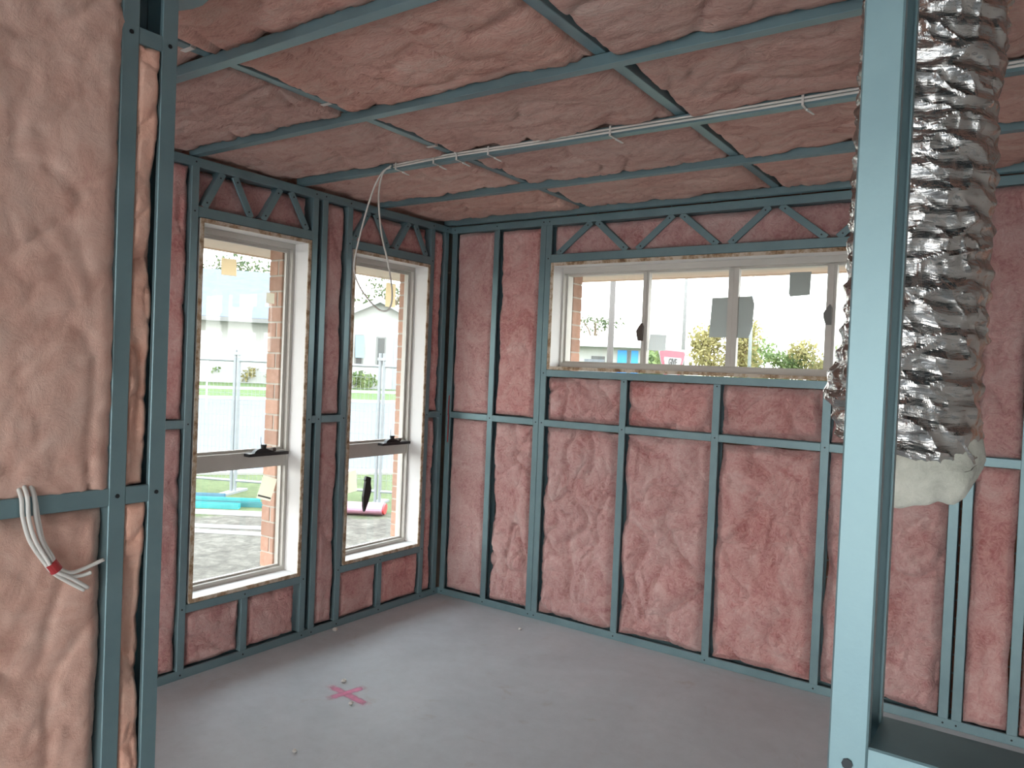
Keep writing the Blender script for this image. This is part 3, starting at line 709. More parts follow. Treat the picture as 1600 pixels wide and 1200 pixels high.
bp2(-2.994, -2.941, 0.042, NZ0, 'pale batt strip below the nogging between the two close studs', 64, base=0.0, amp=0.008, crease=0.020, edge=0.010, roll=0.012, wob=0.003, res=0.0045, gaps=(0.0, 0.001, 0.0, 0.0))
# ceiling
rows = [(-3.03, -2.475), (-2.435, -1.876), (-1.836, -1.256), (-1.216, -0.660), (-0.620, -0.044)]
cols = [(-0.205, 1.0), (1.04, 2.10), (2.14, 3.25), (3.29, 4.38)]
rname = ['nearest row', 'second row from the camera', 'middle row', 'row over the hanging cable loop', 'row along the back wall']
cname = ['by the left window wall', 'between the first two joists', 'right of the second joist', 'at the far right']
for r_i, (y0, y1) in enumerate(rows):
    for c_i, (x0, x1) in enumerate(cols):
        if r_i == 0 and c_i == 3: continue
        if r_i == 1 and c_i == 2: x1 = 2.88
        sd = 100+r_i*7+c_i
        batt((x0, y1, 2.474), X, -Y, -Z, x1-x0, y1-y0, 'pink ceiling batt, %s, %s' % (rname[r_i], cname[c_i]), group='ceiling batts', seed=sd, mat='batt_ceiling',
             base=0.011, amp=0.018, crease=0.020, edges=(0.045 if c_i else 0.0, 0.012, 0.012, 0.016), roll=0.05, wob=0.012, thick=0.09, res=0.013, gaps=(0.003, 0.003, 0.001, 0.001))

# ================================================================== FOIL DUCT
duct = empty('flexible_duct', (3.05, -2.287, 1.32), label='crumpled silver foil flexible duct hanging behind the nearest stud', cat='duct')
def duct_mesh():
    mb = MB(); nu, nv = 220, 300
    zt, zb = 2.78, 1.430
    for j in range(nv+1):
        t = j/nv; z = zt + (zb-zt)*t
        cx = 3.062 - 0.012*smooth01(t) - 0.10*smooth01((0.30-t)/0.30); cy = -2.262 - 0.022*t
        for i in range(nu):
            a = 2*math.pi*i/nu; ca, sa = math.cos(a), math.sin(a)
            zz_ = z + 0.018*noise.noise(Vector((ca*1.6, sa*1.6, z*4))) + (0.035*sa-0.02*ca)*smooth01((t-0.9)/0.1)
            R = 0.116 + 0.0030*math.sin(2*math.pi*(zz_/0.042 + i/nu))
            rg = 1-abs(noise.noise(Vector((ca*1.5+0.2*math.sin(z*30), sa*1.5, zz_*16))))*2.4
            R += 0.0075*max(0, rg)**2
            rg = 1-abs(noise.noise(Vector((ca*2.6+3, sa*2.6, zz_*30+7+ca*1.2))))*2.4
            R += 0.0045*max(0, rg)**2
            R += 0.007*noise.noise(Vector((ca*1.2, sa*1.2, z*3+4))) + 0.0016*noise.noise(Vector((ca*9, sa*9, zz_*60)))
            # loose flap of foil bulging out on the window side near the end
            fl = math.exp(-((a-math.pi*1.16+0.35)/0.45)**2)*math.exp(-((z-1.52)/0.05)**2)
            R += 0.030*fl
            mb.v.append(Vector((cx+ca*R, cy+sa*R, zz_)))
    for j in range(nv):
        for i in range(nu):
            q = (i+1) % nu; mb.f.append((j*nu+i, (j+1)*nu+i, (j+1)*nu+q, j*nu+q))
    return mb
duct_mesh().build('foil_sleeve', M['foil'], duct)
def wool_mesh():
    mb = MB(); nu, nv = 120, 36
    c = Vector((3.062, -2.284, 1.376))
    for j in range(nv+1):
        t = j/nv; ph = math.pi*2*t       # torus-like rolled lip
        for i in range(nu):
            a = 2*math.pi*i/nu; ca, sa = math.cos(a), math.sin(a)
            dz = 0.026*(ca*0.82+sa*0.57) + 0.012*(-ca*0.57+sa*0.82) + 0.012*noise.noise(Vector((ca*2, sa*2, 3)))
            rr = 0.030 + 0.006*noise.noise(Vector((ca*3, sa*3, ph)))
            R = 0.088 + rr*math.cos(ph)*1.0 + 0.006*noise.noise(Vector((ca*2, sa*2, 9)))
            z = c.z + dz + (0.058 + 0.012*noise.noise(Vector((ca*2.5, sa*2.5, 5))))*math.sin(ph)*1.0 + 0.008
            n = 0.0025*noise.noise(Vector((ca*16, sa*16, ph*4)))
            mb.v.append(Vector((c.x+ca*(R+n), c.y+sa*(R+n), z)))
    for j in range(nv):
        for i in range(nu):
            q = (i+1) % nu; mb.f.append((j*nu+i, j*nu+q, (j+1)*nu+q, (j+1)*nu+i))
    return mb
wo2 = wool_mesh().build('wool_liner', M['wool'], duct, smooth=True); wo2['label'] = 'grey white wool lining spilling from the cut end'

# ================================================================== CABLES
def cable(name, pts, r, label, cat='cable', group=None, n=8, mat='cable', parent=None):
    o = MB().tube(spline(pts, n), r, 8).build(name, M[mat], parent, smooth=True)
    return tag(o, label, cat, group) if parent is None else o
yb3 = -1.236
ca = empty('ceiling_cable', (1.8, yb3-0.026, 2.45), label='white twin cable tied along the ceiling batten', cat='cable')
MB().tube(spline([(0.68, yb3-0.026, 2.461), (1.0, yb3-0.026, 2.468), (1.45, yb3-0.026, 2.463), (1.9, yb3-0.026, 2.461), (2.4, yb3-0.026, 2.460), (3.0, yb3-0.026, 2.463), (4.2, yb3-0.026, 2.463)], 10), 0.0046, 8).build('cable_run', M['cable'], ca, smooth=True)
MB().tube(spline([(0.68, yb3-0.027, 2.471), (1.0, yb3-0.027, 2.478), (1.45, yb3-0.027, 2.473), (1.9, yb3-0.027, 2.473), (2.4, yb3-0.027, 2.471), (3.0, yb3-0.027, 2.474), (4.2, yb3-0.027, 2.474)], 10), 0.0046, 8).build('cable_run', M['cable'], ca, smooth=True)
for k, xt in enumerate((0.700, 0.935, 1.07, 1.246, 1.838, 2.56)):
    tmb = MB(); tmb.box(xt-0.004, xt+0.004, yb3-0.034, yb3+0.024, 2.4455, 2.4480); tmb.box(xt-0.004, xt+0.004, yb3-0.0345, yb3-0.032, 2.4455, 2.484)
    tmb.quadbox([(xt, yb3+0.010, 2.440), (xt+0.006, yb3+0.010, 2.440), (xt+0.022, yb3+0.040, 2.432), (xt+0.016, yb3+0.040, 2.432), (xt, yb3+0.010, 2.4455), (xt+0.006, yb3+0.010, 2.4455), (xt+0.022, yb3+0.040, 2.4345), (xt+0.016, yb3+0.040, 2.4345)])
    tmb.build('cable_tie', M['cable'], ca)
yl = yb3-0.03
cable('looped_cable', [(0.66, yb3-0.024, 2.462), (0.612, yl, 2.445), (0.55, yl, 2.36), (0.485, yl, 2.19), (0.432, yl+0.01, 2.04), (0.424, yl+0.02, 1.965), (0.475, yl+0.02, 1.885), (0.57, yl+0.01, 1.808), (0.645, yl, 1.776), (0.692, yl, 1.79), (0.705, yl, 1.86), (0.672, yl, 2.0), (0.625, yl, 2.13), (0.598, yl, 2.26), (0.592, yl, 2.36), (0.615, yl, 2.44), (0.665, yb3-0.026, 2.472)], 0.0042, 'white cable hanging in a long loop in front of the second tall window')
jc = empty('joist_cable', (1.05, -1.9, 2.5), label='white cable clipped along the side of the first ceiling joist', cat='cable')
MB().tube(spline([(1.046, -2.95, 2.545), (1.046, -2.5, 2.535), (1.046, -2.2, 2.53), (1.046, -1.8, 2.53), (1.047, -1.45, 2.522), (1.053, -1.34, 2.515), (1.066, -1.285, 2.485), (1.07, yb3-0.03, 2.466)], 8), 0.0042, 8).build('cable_run', M['cable'], jc, smooth=True)
MB().tube(spline([(1.046, -1.20, 2.50), (1.046, -1.0, 2.515), (1.046, -0.7, 2.512), (1.046, -0.3, 2.515)], 8), 0.0042, 8).build('cable_run', M['cable'], jc, smooth=True)
for yy in (-2.535, -1.975, -1.375):
    c_ = MB(); c_.box(1.0408, 1.0428, yy-0.009, yy+0.009, 2.4835, 2.535); c_.box(0.985, 1.0428, yy-0.009, yy+0.009, 2.4835, 2.4858); c_.build('cable_clip', M['cable'], jc)

tc_ = empty('cable_bundle', (1.59, -3.19, 1.0), label='white cables taped in red, draped over the partition nogging', cat='cable')
xs_ = XP+0.010
pathsC = [
    [(xs_-0.03, -3.216, 1.262), (xs_, -3.213, 1.226), (xs_, -3.209, 1.185), (xs_, -3.194, 1.133), (xs_, -3.166, 1.085), (xs_+0.001, -3.148, 1.060), (xs_, -3.118, 1.035), (xs_, -3.084, 1.010)],
    [(xs_-0.03, -3.206, 1.266), (xs_+0.004, -3.204, 1.229), (xs_+0.004, -3.199, 1.180), (xs_+0.004, -3.186, 1.135), (xs_+0.004, -3.162, 1.090), (xs_+0.004, -3.146, 1.065), (xs_+0.002, -3.112, 1.042), (xs_, -3.076, 1.013)],
    [(xs_-0.03, -3.194, 1.266), (xs_, -3.190, 1.228), (xs_, -3.184, 1.180), (xs_, -3.172, 1.130), (xs_, -3.155, 1.095), (xs_, -3.143, 1.069), (xs_, -3.118, 1.047), (xs_, -3.090, 1.043), (xs_+0.004, -3.072, 1.047)],
    [(xs_-0.03, -3.190, 1.266), (xs_-0.003, -3.187, 1.226), (xs_-0.003, -3.179, 1.180), (xs_-0.003, -3.168, 1.130), (xs_-0.002, -3.151, 1.097), (xs_, -3.141, 1.072), (xs_, -3.115, 1.054), (xs_, -3.085, 1.057), (xs_+0.004, -3.046, 1.070)]]
for p in pathsC: MB().tube(spline(p, 8), 0.0043, 8).build('cable_tail', M['cable'], tc_, smooth=True)
dt = Vector((0, 0.02, -0.03)).normalized()
cen = Vector((xs_+0.001, -3.1475, 1.0725))
sd_ = Vector((0, 0.03, 0.02)).normalized()
ring0 = [cen - dt*0.011 + sd_*math.cos(a)*0.0125 + X*math.sin(a)*0.0095 for a in [2*math.pi*i/14 for i in range(14)]]
MB().extrude(ring0, [p+dt*0.022 for p in ring0]).build('tape_band', M['red_tape'], tc_)
cable('red_wire', [(0.042, -0.008, 1.02), (0.044, -0.010, 1.15), (0.040, -0.010, 1.24), (0.043, -0.008, 1.33)], 0.003, 'short red wire running down the corner of the back wall', mat='red_tape')

# ================================================================== FLOOR: sprayed cross, crumbs
def cross():
    me_v = []; f = []; soft = []
    def stroke(p, q, w, soft_end):
        p, q = Vector(p), Vector(q); d = (q-p).normalized(); n = Vector((-d.y, d.x, 0)); L = (q-p).length
        nx, ny = 28, 8; b0 = len(me_v)
        for i in range(nx+1):
            for j in range(ny+1):
                s, t = i/nx, j/ny*2-1
                wob = 1+0.2*noise.noise(Vector((i*0.4, p.x*9, j*0.1)))
                me_v.append(p+d*(s*L)+n*(t*w*wob)+Vector((0, 0, 0.0006)))
                ed = min(1, (1-abs(t))*1.7)*min(1, min(s, 1-s)*5)
                soft.append(ed*(1-soft_end*s))
        for i in range(nx):
            for j in range(ny): f.append((b0+i*(ny+1)+j, b0+(i+1)*(ny+1)+j, b0+(i+1)*(ny+1)+j+1, b0+i*(ny+1)+j+1))
    stroke((0.865, -1.484, 0), (0.56, -1.452, 0.0), 0.027, 0.35)
    stroke((0.716, -1.352, 0.0003), (0.676, -1.56, 0.0003), 0.027, 0.3)
    me = bpy.data.meshes.new('sprayed_cross'); me.from_pydata(me_v, [], f); me.materials.append(M['cross'])
    at = me.attributes.new('soft', 'FLOAT', 'POINT'); at.data.foreach_set('value', soft)
    o = link('sprayed_cross', me, (0, 0, 0))
    return tag(o, 'fluorescent pink cross sprayed on the concrete floor', 'floor marking')
cross()
def crumb(loc, s, label, seed):
    import bmesh
    bm = bmesh.new(); bmesh.ops.create_icosphere(bm, subdivisions=2, radius=s)
    for v in bm.verts:
        v.co *= 1+0.45*noise.noise(v.co/s*1.3+Vector((seed, 0, 0))); v.co.z *= 0.7
    zmin = min(v.co.z for v in bm.verts)
    for v in bm.verts: v.co.z -= zmin
    me = bpy.data.meshes.new('debris_crumb'); bm.to_mesh(me); bm.free(); me.materials.append(M['cable'])
    tag(link('debris_crumb', me, loc), label, 'debris', 'crumbs on the floor')
crumb((0.598, -1.384, 0), 0.012, 'small pale crumb lying just behind the pink cross', 1)
crumb((0.800, -1.528, 0), 0.011, 'small pale crumb lying just in front of the pink cross', 2)
crumb((0.045, -0.94, 0), 0.015, 'pale crumb against the bottom plate between the tall windows', 3)
crumb((0.944, -1.956, 0), 0.009, 'tiny pale crumb alone on the near left floor', 4)
crumb((0.819, -0.221, 0), 0.009, 'tiny pale crumb on the floor near the back wall', 5)

# ================================================================== STICKERS ON THE GLASS
def sticker_l(name, yc, zc, w, h, rot, mat, label, print_=False):
    c, s = math.cos(rot), math.sin(rot); mb = MB()
    P = [(-w/2, -h/2), (w/2, -h/2), (w/2, h/2), (-w/2, h/2)]
    mb.extrude([(-0.1437, yc+a*c-b_*s, zc+a*s+b_*c) for a, b_ in P], [(-0.1430, yc+a*c-b_*s, zc+a*s+b_*c) for a, b_ in P])
    o = mb.build(name, M[mat]); tag(o, label, 'sticker', 'stickers on the window panes')
    if print_:
        a0 = MB(); a, b_, q = -w/2*0.92, w/2*0.92, -h/2*0.82
        R_ = [(a, q), (b_, q), (b_, q+h*0.07), (a, q+h*0.07)]
        a0.extrude([(-0.1429, yc+x*c-y_*s, zc+x*s+y_*c) for x, y_ in R_], [(-0.1425, yc+x*c-y_*s, zc+x*s+y_*c) for x, y_ in R_])
        a0.build('printed_bar', M['pole_grey'], o)
    return o
sticker_l('glass_sticker', -1.569, 1.98, 0.088, 0.085, 0.03, 'st_beige', 'square beige sticker on the upper pane of the first tall window')
sticker_l('glass_sticker', -1.312, 1.848, 0.052, 0.056, 0.0, 'st_paper', 'small cream sticker by the brick edge of the first tall window')
sticker_l('paper_label', -1.292, 0.825, 0.095, 0.125, -0.32, 'st_paper', 'tilted paper label on the lower pane of the first tall window', True)
sticker_l('glass_sticker', -0.403, 1.957, 0.09, 0.15, 0.0, 'st_beige', 'beige sticker on the upper pane of the second tall window')
sticker_l('paper_label', -0.68, 0.80, 0.09, 0.13, 0.1, 'st_paper', 'pale paper at the left of the lower pane of the second tall window')
wedge = MB(); pw = [(-0.575, 0.605), (-0.568, 0.612), (-0.545, 0.66), (-0.525, 0.72), (-0.522, 0.745), (-0.530, 0.775), (-0.528, 0.812), (-0.545, 0.818), (-0.568, 0.825), (-0.578, 0.800), (-0.572, 0.795), (-0.580, 0.745), (-0.588, 0.70), (-0.584, 0.64)]
wedge.extrude([(-0.1437, a, c) for a, c in pw], [(-0.128, a, c) for a, c in pw])
tag(wedge.build('plastic_wedge', M['black']), 'black plastic wedge stuck on the lower pane of the second tall window', 'wedge')
def sticker_r(name, pts, y, mat, label):
    mb = MB(); mb.extrude([(a, y, c) for a, c in pts], [(a, y-0.0007, c) for a, c in pts])
    tag(mb.build(name, M[mat]), label, 'sticker', 'stickers on the window panes')
sticker_r('glass_sticker', [(1.745, 1.742), (1.86, 1.740), (1.86, 1.959), (1.755, 1.957)], 0.1425, 'st_grey', 'grey sticker half hidden left of the middle mullion of the wide window')
sticker_r('glass_sticker', [(1.895, 1.740), (1.965, 1.738), (1.985, 1.80), (1.990, 1.92), (1.975, 1.962), (1.895, 1.960)], 0.1355, 'st_grey', 'grey sticker with clipped corners right of the middle mullion of the wide window')
sticker_r('glass_sticker', [(2.172, 1.955), (2.27, 1.962), (2.272, 2.08), (2.165, 2.08), (2.165, 1.97)], 0.1355, 'st_grey', 'grey square sticker high on the third pane of the wide window')
sticker_r('glass_sticker', [(1.388, 1.663), (1.493, 1.66), (1.497, 1.752), (1.395, 1.757)], 0.1425, 'st_grey_light', 'pale grey sticker low on the second pane of the wide window')

# ================================================================== OUTSIDE
G = -0.42
dirx = Vector((0.62, 0.785, 0)).normalized()            # across the street view
away = Vector((-0.785, 0.62, 0))
gm = MB(); prof = [(-20.0, G), (13.3, G)]
def strip(name, d0, z0, d1, z1, mat, label):
    mb = MB(); base = Vector((CAM.x, CAM.y, 0))
    p = [base+away*d0-dirx*70, base+away*d1-dirx*70, base+away*d1+dirx*90, base+away*d0+dirx*90]
    q = [Vector((a.x, a.y, z)) for a, z in zip(p, (z0, z1, z1, z0))]
    mb.quadbox([v-Vector((0, 0, 0.2)) for v in q]+q)
    return tag(mb.build(name, mat), label, kind='structure')
strip('ground', -20, G, 13.3, G, M['ground'], 'bare dirt yard turning to grass near the mesh fence')
strip('kerb', 13.3, G+0.04, 13.7, G+0.04, M['kerb'], 'pale concrete kerb on the near side of the street')
strip('road', 13.7, G, 24.0, 0.26, M['road'], 'pale grey asphalt street')
strip('kerb', 24.0, 0.33, 24.5, 0.34, M['kerb'], 'pale concrete kerb on the far side of the street')
strip('verge', 24.5, 0.33, 27.0, 0.45, M['verge'], 'green verge across the street')
strip('footpath', 27.0, 0.46, 28.2, 0.50, M['kerb'], 'pale footpath across the street')
strip('lawn', 28.2, 0.48, 90.0, 1.6, M['verge'], 'green front lawns across the street')

# temporary mesh fence
F1, F2 = Vector((-6.18, 2.76, G)), Vector((-4.17, 3.63, G))
fd = (F2-F1); plen = fd.length; fdn = fd.normalized(); ang = math.atan2(fdn.y, fdn.x)
def fence_panel(p, label):
    e = empty('fence_panel', p, ang, label, 'fence', 'temporary mesh fence panels')
    MB().tube([(0.03, 0, 0.02), (0.03, 0, 2.08)], 0.024, 8).build('post', M['galv'], e)
    MB().tube([(plen-0.03, 0, 0.02), (plen-0.03, 0, 2.08)], 0.024, 8).build('post', M['galv'], e)
    for z in (0.18, 1.90): MB().tube([(0.03, 0, z), (plen-0.03, 0, z)], 0.02, 8).build('rail', M['galv'], e)
    w = MB(); n = int(plen/0.06)
    for i in range(1, n): w.tube([(i*plen/n, 0, 0.18), (i*plen/n, 0, 1.90)], 0.0019, 4, caps=False)
    for j in range(1, 11): w.tube([(0.03, 0, 0.18+j*1.72/11), (plen-0.03, 0, 0.18+j*1.72/11)], 0.0019, 4, caps=False)
    o = w.build('wire_mesh', M['galv'], e); o['kind'] = 'stuff'
    B(-0.07, 0.07, -0.28, 0.28, 0.0, 0.03).build('foot_plate', M['galv'], e)
    cl = MB(); cl.box(-0.06, 0.06, -0.03, 0.03, 1.98, 2.02); cl.build('clamp', M['galv'], e)
fl = ['mesh fence panel ending left of the first tall window', 'mesh fence panel spanning both tall windows', 'mesh fence panel starting in the second tall window', 'mesh fence panel hidden past the corner']
for k in range(3): fence_panel(F1+fd*(k-1), fl[k])

# steel lengths on the ground
def steel_len(c, L, w, h, mat, label, z=G, rot=0.0, tilt=0):
    e = empty('steel_length', (c[0], c[1], z), math.atan2(0.57, 0.82)+rot, label, 'steel section', 'steel lengths lying in the yard')
    mb = MB(); t = 0.006
    mb.extrude([(-L/2, a, b_) for a, b_ in ((-w/2, 0), (w/2, 0), (w/2, h), (w/2-t, h), (w/2-t, t), (-w/2+t, t), (-w/2+t, h), (-w/2, h))], [(L/2, a, b_) for a, b_ in ((-w/2, 0), (w/2, 0), (w/2, h), (w/2-t, h), (w/2-t, t), (-w/2+t, t), (-w/2+t, h), (-w/2, h))])
    mb.build('channel', M[mat], e)
    MB().box(-L/2+0.02, L/2-0.02, -w/2+t, w/2-t, t, 0.012).build('channel_floor', M[mat], e)
steel_len((-5.90, 1.57), 1.9, 0.10, 0.065, 'cyan_steel', 'bright cyan steel channel, nearest of the pile seen through the first window')
steel_len((-5.86, 1.81), 2.1, 0.09, 0.06, 'teal_steel', 'dark teal steel channel lying behind the cyan one')
steel_len((-5.96, 2.04), 1.7, 0.08, 0.06, 'cyan_steel', 'pale cyan steel channel at the back of the pile')
steel_len((-6.32, 2.03), 1.2, 0.08, 0.07, 'blue_steel_far', 'slate blue steel channel at the back left of the pile', rot=0.05)
steel_len((-5.30, 1.52), 2.4, 0.06, 0.05, 'white_paint', 'white length in front of the cyan steel')
steel_len((-4.85, 0.95), 2.2, 0.05, 0.03, 'white_paint', 'thin white length on the dirt, farther of two')
steel_len((-4.62, 0.82), 2.2, 0.05, 0.03, 'white_paint', 'thin white length on the dirt, nearer of two', rot=-0.06)
pk = empty('wrapped_pack', (-4.05, 2.86, G), math.atan2(0.57, 0.82), 'long pink plastic wrapped pack on the ground seen through the second window', 'insulation pack')
mb = MB(); n = 20
def ringp(x, k): return [(x, 0.17*math.cos(2*math.pi*i/n)*k, 0.075+0.075*math.sin(2*math.pi*i/n)*k) for i in range(n)]
mb.extrude(ringp(-0.5, 0.97), ringp(0.55, 1.0)); mb.build('wrap', M['pink_wrap'], pk, smooth=False)
mb = MB(); mb.extrude(ringp(0.55, 0.9), ringp(0.575, 0.85)); mb.build('pack_end', M['red_tape'], pk)

# houses across the street
hr = math.atan2(dirx.y, dirx.x)
hs = empty('house', (-20.9, 16.0, 0.45), hr, 'white rendered house with blue grey roof across the street', 'house')
def hp_(mb, name, mat, parent): return mb.build(name, M[mat], parent)
hw = hp_(B(-11.0, 2.2, 0, 8, 0, 2.55), 'wall', 'render', hs)
g = MB(); g.extrude([(0.9, -1.2, 0), (4.9, -1.2, 0), (4.9, -1.2, 2.55), (2.9, -1.2, 3.5), (0.9, -1.2, 2.55)], [(0.9, 6, 0), (4.9, 6, 0), (4.9, 6, 2.55), (2.9, 6, 3.5), (0.9, 6, 2.55)])
gw = hp_(g, 'gable_wing', 'render', hs)
rf = MB()
def slab(mb, a, b_, c, d, t=0.1):
    q = [Vector(p) for p in (a, b_, c, d)]; mb.quadbox(q+[p+Vector((0, 0, t)) for p in q])
slab(rf, (-11.6, -0.6, 2.50), (2.8, -0.6, 2.50), (-1.2, 4.0, 4.75), (-7.5, 4.0, 4.75)); slab(rf, (-11.6, 8.6, 2.5), (-7.5, 4.0, 4.75), (-1.2, 4.0, 4.75), (2.8, 8.6, 2.5))
slab(rf, (2.8, -0.6, 2.5), (2.8, 8.6, 2.5), (-1.2, 4.01, 4.75), (-1.2, 3.99, 4.75)); slab(rf, (-11.6, -0.6, 2.5), (-7.5, 3.99, 4.75), (-7.5, 4.01, 4.75), (-11.6, 8.6, 2.5))
hp_(rf, 'main_roof', 'house_roof', hs)
rg_ = MB(); slab(rg_, (0.4, -1.5, 2.33), (2.9, -1.5, 3.52), (2.9, 6, 3.52), (0.4, 6, 2.33)); slab(rg_, (2.9, -1.5, 3.52), (5.4, -1.5, 2.33), (5.4, 6, 2.33), (2.9, 6, 3.52))
rgo = hp_(rg_, 'gable_roof', 'house_roof', hs)
bg = MB(); slab(bg, (0.35, -1.56, 2.22), (2.9, -1.56, 3.43), (2.9, -1.5, 3.43), (0.35, -1.5, 2.22), 0.2); slab(bg, (2.9, -1.56, 3.43), (5.45, -1.56, 2.22), (5.45, -1.5, 2.22), (2.9, -1.5, 3.43), 0.2)
hp_(bg, 'barge_board', 'white_paint', rgo)
hp_(B(-11.7, 0.7, -0.72, -0.6, 2.42, 2.58), 'gutter', 'pole_grey', hs)
def hwin(x0, x1, z0, z1, y, mat='house_glass'):
    f = MB(); t = 0.06
    f.box(x0, x1, y-0.03, y, z0, z0+t); f.box(x0, x1, y-0.03, y, z1-t, z1); f.box(x0, x0+t, y-0.03, y, z0+t, z1-t); f.box(x1-t, x1, y-0.03, y, z0+t, z1-t)
    w = f.build('window', M['pole_grey'], hs); B(x0+t, x1-t, y-0.015, y-0.005, z0+t, z1-t).build('pane', M[mat], w)
    return w
hwin(-6.6, -4.0, 1.2, 2.25, 0.0); hwin(2.02, 2.35, 0.95, 2.15, -1.2, 'house_glass'); hwin(2.84, 3.22, 0.95, 2.1, -1.2, 'house_glass')
op = MB(); op.quadbox([(2.03, -1.50, 1.25), (2.36, -1.50, 1.25), (2.36, -1.47, 1.25), (2.03, -1.47, 1.25), (2.03, -1.26, 2.12), (2.36, -1.26, 2.12), (2.36, -1.23, 2.12), (2.03, -1.23, 2.12)])
op.build('open_sash', M['house_glass_blue'], hs)
hp_(B(3.52, 4.8, -1.24, -1.2, 0, 2.1), 'garage_door', 'garage', hs)

def far_house():
    e = empty('far_house', (-15.85, 31.0, 1.1), 0.42, 'distant white house with bright blue panels seen through the wide window', 'house')
    B(-3.2, 3.4, 0, 5, 0, 1.75).build('wall', M['render'], e)
    r = MB(); slab(r, (-3.9, -0.6, 1.72), (4.0, -0.6, 1.72), (2.5, 2.5, 2.35), (-2.4, 2.5, 2.35), 0.06); slab(r, (-3.9, 5.6, 1.72), (-2.4, 2.5, 2.35), (2.5, 2.5, 2.35), (4.0, 5.6, 1.72), 0.06)
    r.build('roof', M['white_paint'], e)
    B(1.15, 1.62, -0.05, 0.0, 0, 1.6).build('blue_panel', M['shed_blue'], e); B(1.85, 2.2, -0.05, 0.0, 0, 1.6).build('blue_panel', M['shed_blue'], e)
    B(1.66, 1.80, -0.04, 0.0, 0, 1.6).build('door', M['house_glass'], e)
    B(-0.2, 0.5, -0.04, 0.0, 0.75, 1.25).build('window', M['house_glass'], e)
    f = empty('sheet_fence', (-14.9, 29.2, 1.0), 0.42, 'charcoal sheet metal fence in front of the distant white house', 'fence')
    for k in range(4): B(-0.5+k*0.25, -0.26+k*0.25, -0.02, 0.02, 0, 1.15).build('fence_sheet', M['dark_fence'], f)
far_house()

# give way sign and the back of another
def text_mesh(s, size, parent, loc, mat):
    cu = bpy.data.curves.new('lettering', 'FONT'); cu.body = s; cu.size = size; cu.align_x = 'CENTER'; cu.align_y = 'CENTER'; cu.extrude = 0.002; cu.offset = 0.004
    to = bpy.data.objects.new('lettering_tmp', cu); COL.objects.link(to)
    dg = bpy.context.evaluated_depsgraph_get(); me = bpy.data.meshes.new_from_object(to.evaluated_get(dg)); bpy.data.objects.remove(to)
    rot = Matrix.Rotation(math.pi/2, 4, 'X'); me.transform(rot); me.materials.clear(); me.materials.append(M[mat]); me.name = 'lettering'
    return link('lettering', me, loc, parent)
def tri(w, r, y0, y1, zc):
    pts = []
    h = w*0.866; cs = [(-w/2, h/2), (w/2, h/2), (0, -h/2)]
    cen_ = (0, h/2-h/3)
    for k, c in enumerate(cs):
        d = Vector((cen_[0]-c[0], 0, cen_[1]-c[1])).normalized(); ctr = Vector((c[0], 0, c[1]))+d*(2*r)
        a0 = {0: 90, 1: 30-0, 2: -90-60}[k]
        for i in range(7):
            a = {0: math.radians(210-i*20), 1: math.radians(90-i*20), 2: math.radians(-30-i*20)}[k]
            pts.append((ctr.x+math.cos(a)*r, ctr.z+math.sin(a)*r))
    pts = pts[::-1]
    return MB().extrude([(a, y0, zc+c) for a, c in pts], [(a, y1, zc+c) for a, c in pts])
gs = empty('give_way_sign', (-0.745, 5.50, G), 0.403+math.radians(66), 'red and white give way sign turned sideways beyond the wide window', 'road sign')
gz = 1.475-G
MB().tube([(0, 0.035, 0), (0, 0.035, gz+0.3)], 0.03, 10).build('pole', M['galv'], gs)
tri(0.92, 0.045, 0.0, -0.006, gz).build('sign_plate', M['sign_white'], gs)
tri(0.84, 0.04, -0.006, -0.009, gz+0.003).build('red_border', M['sign_red'], gs); tri(0.60, 0.025, -0.009, -0.012, gz+0.022).build('white_field', M['sign_white'], gs)
text_mesh('GIVE', 0.125, gs, (0, -0.013, gz+0.215), 'sign_black'); text_mesh('WAY', 0.105, gs, (0, -0.013, gz+0.105), 'sign_black')
ss = empty('sign_back', (-14.78, 7.93, 0.0), hr, 'white back of a triangular road sign seen through the first window', 'road sign')
MB().tube([(0, 0.03, -0.1), (0, 0.03, 2.1)], 0.025, 10).build('pole', M['white_paint'], ss)
tri(0.75, 0.05, 0.0, -0.006, 1.86).build('sign_plate', M['white_paint'], ss)

def pole(loc, h, r0, r1, mat, label, arm=False):
    e = empty('street_pole', loc, 0.0, label, 'pole', 'poles along the street')
    MB().tube([(0, 0, 0), (0, 0, h*0.5), (0, 0, h)], r0, 12, r1).build('shaft', M[mat], e, smooth=True)
    MB().tube([(0, 0, 0), (0, 0, 0.25)], r0*1.4, 12, r0*1.2).build('base_collar', M[mat], e)
    if arm: MB().tube([(0, 0, h-0.05), (0.6, 0.3, h+0.1), (1.3, 0.6, h+0.12)], 0.03, 8).build('arm', M[mat], e)
pole((-2.355, 6.83, G), 6.0, 0.062, 0.03, 'pole_timber', 'brownish pole nearest the wide window, seen in its first pane')
pole((-8.41, 24.57, 0.0), 8.0, 0.09, 0.05, 'pole_grey', 'slim grey light pole above the give way sign', True)
pole((-7.52, 30.07, 0.2), 8.0, 0.09, 0.05, 'galv', 'thin pale pole behind the big grey stickers', True)

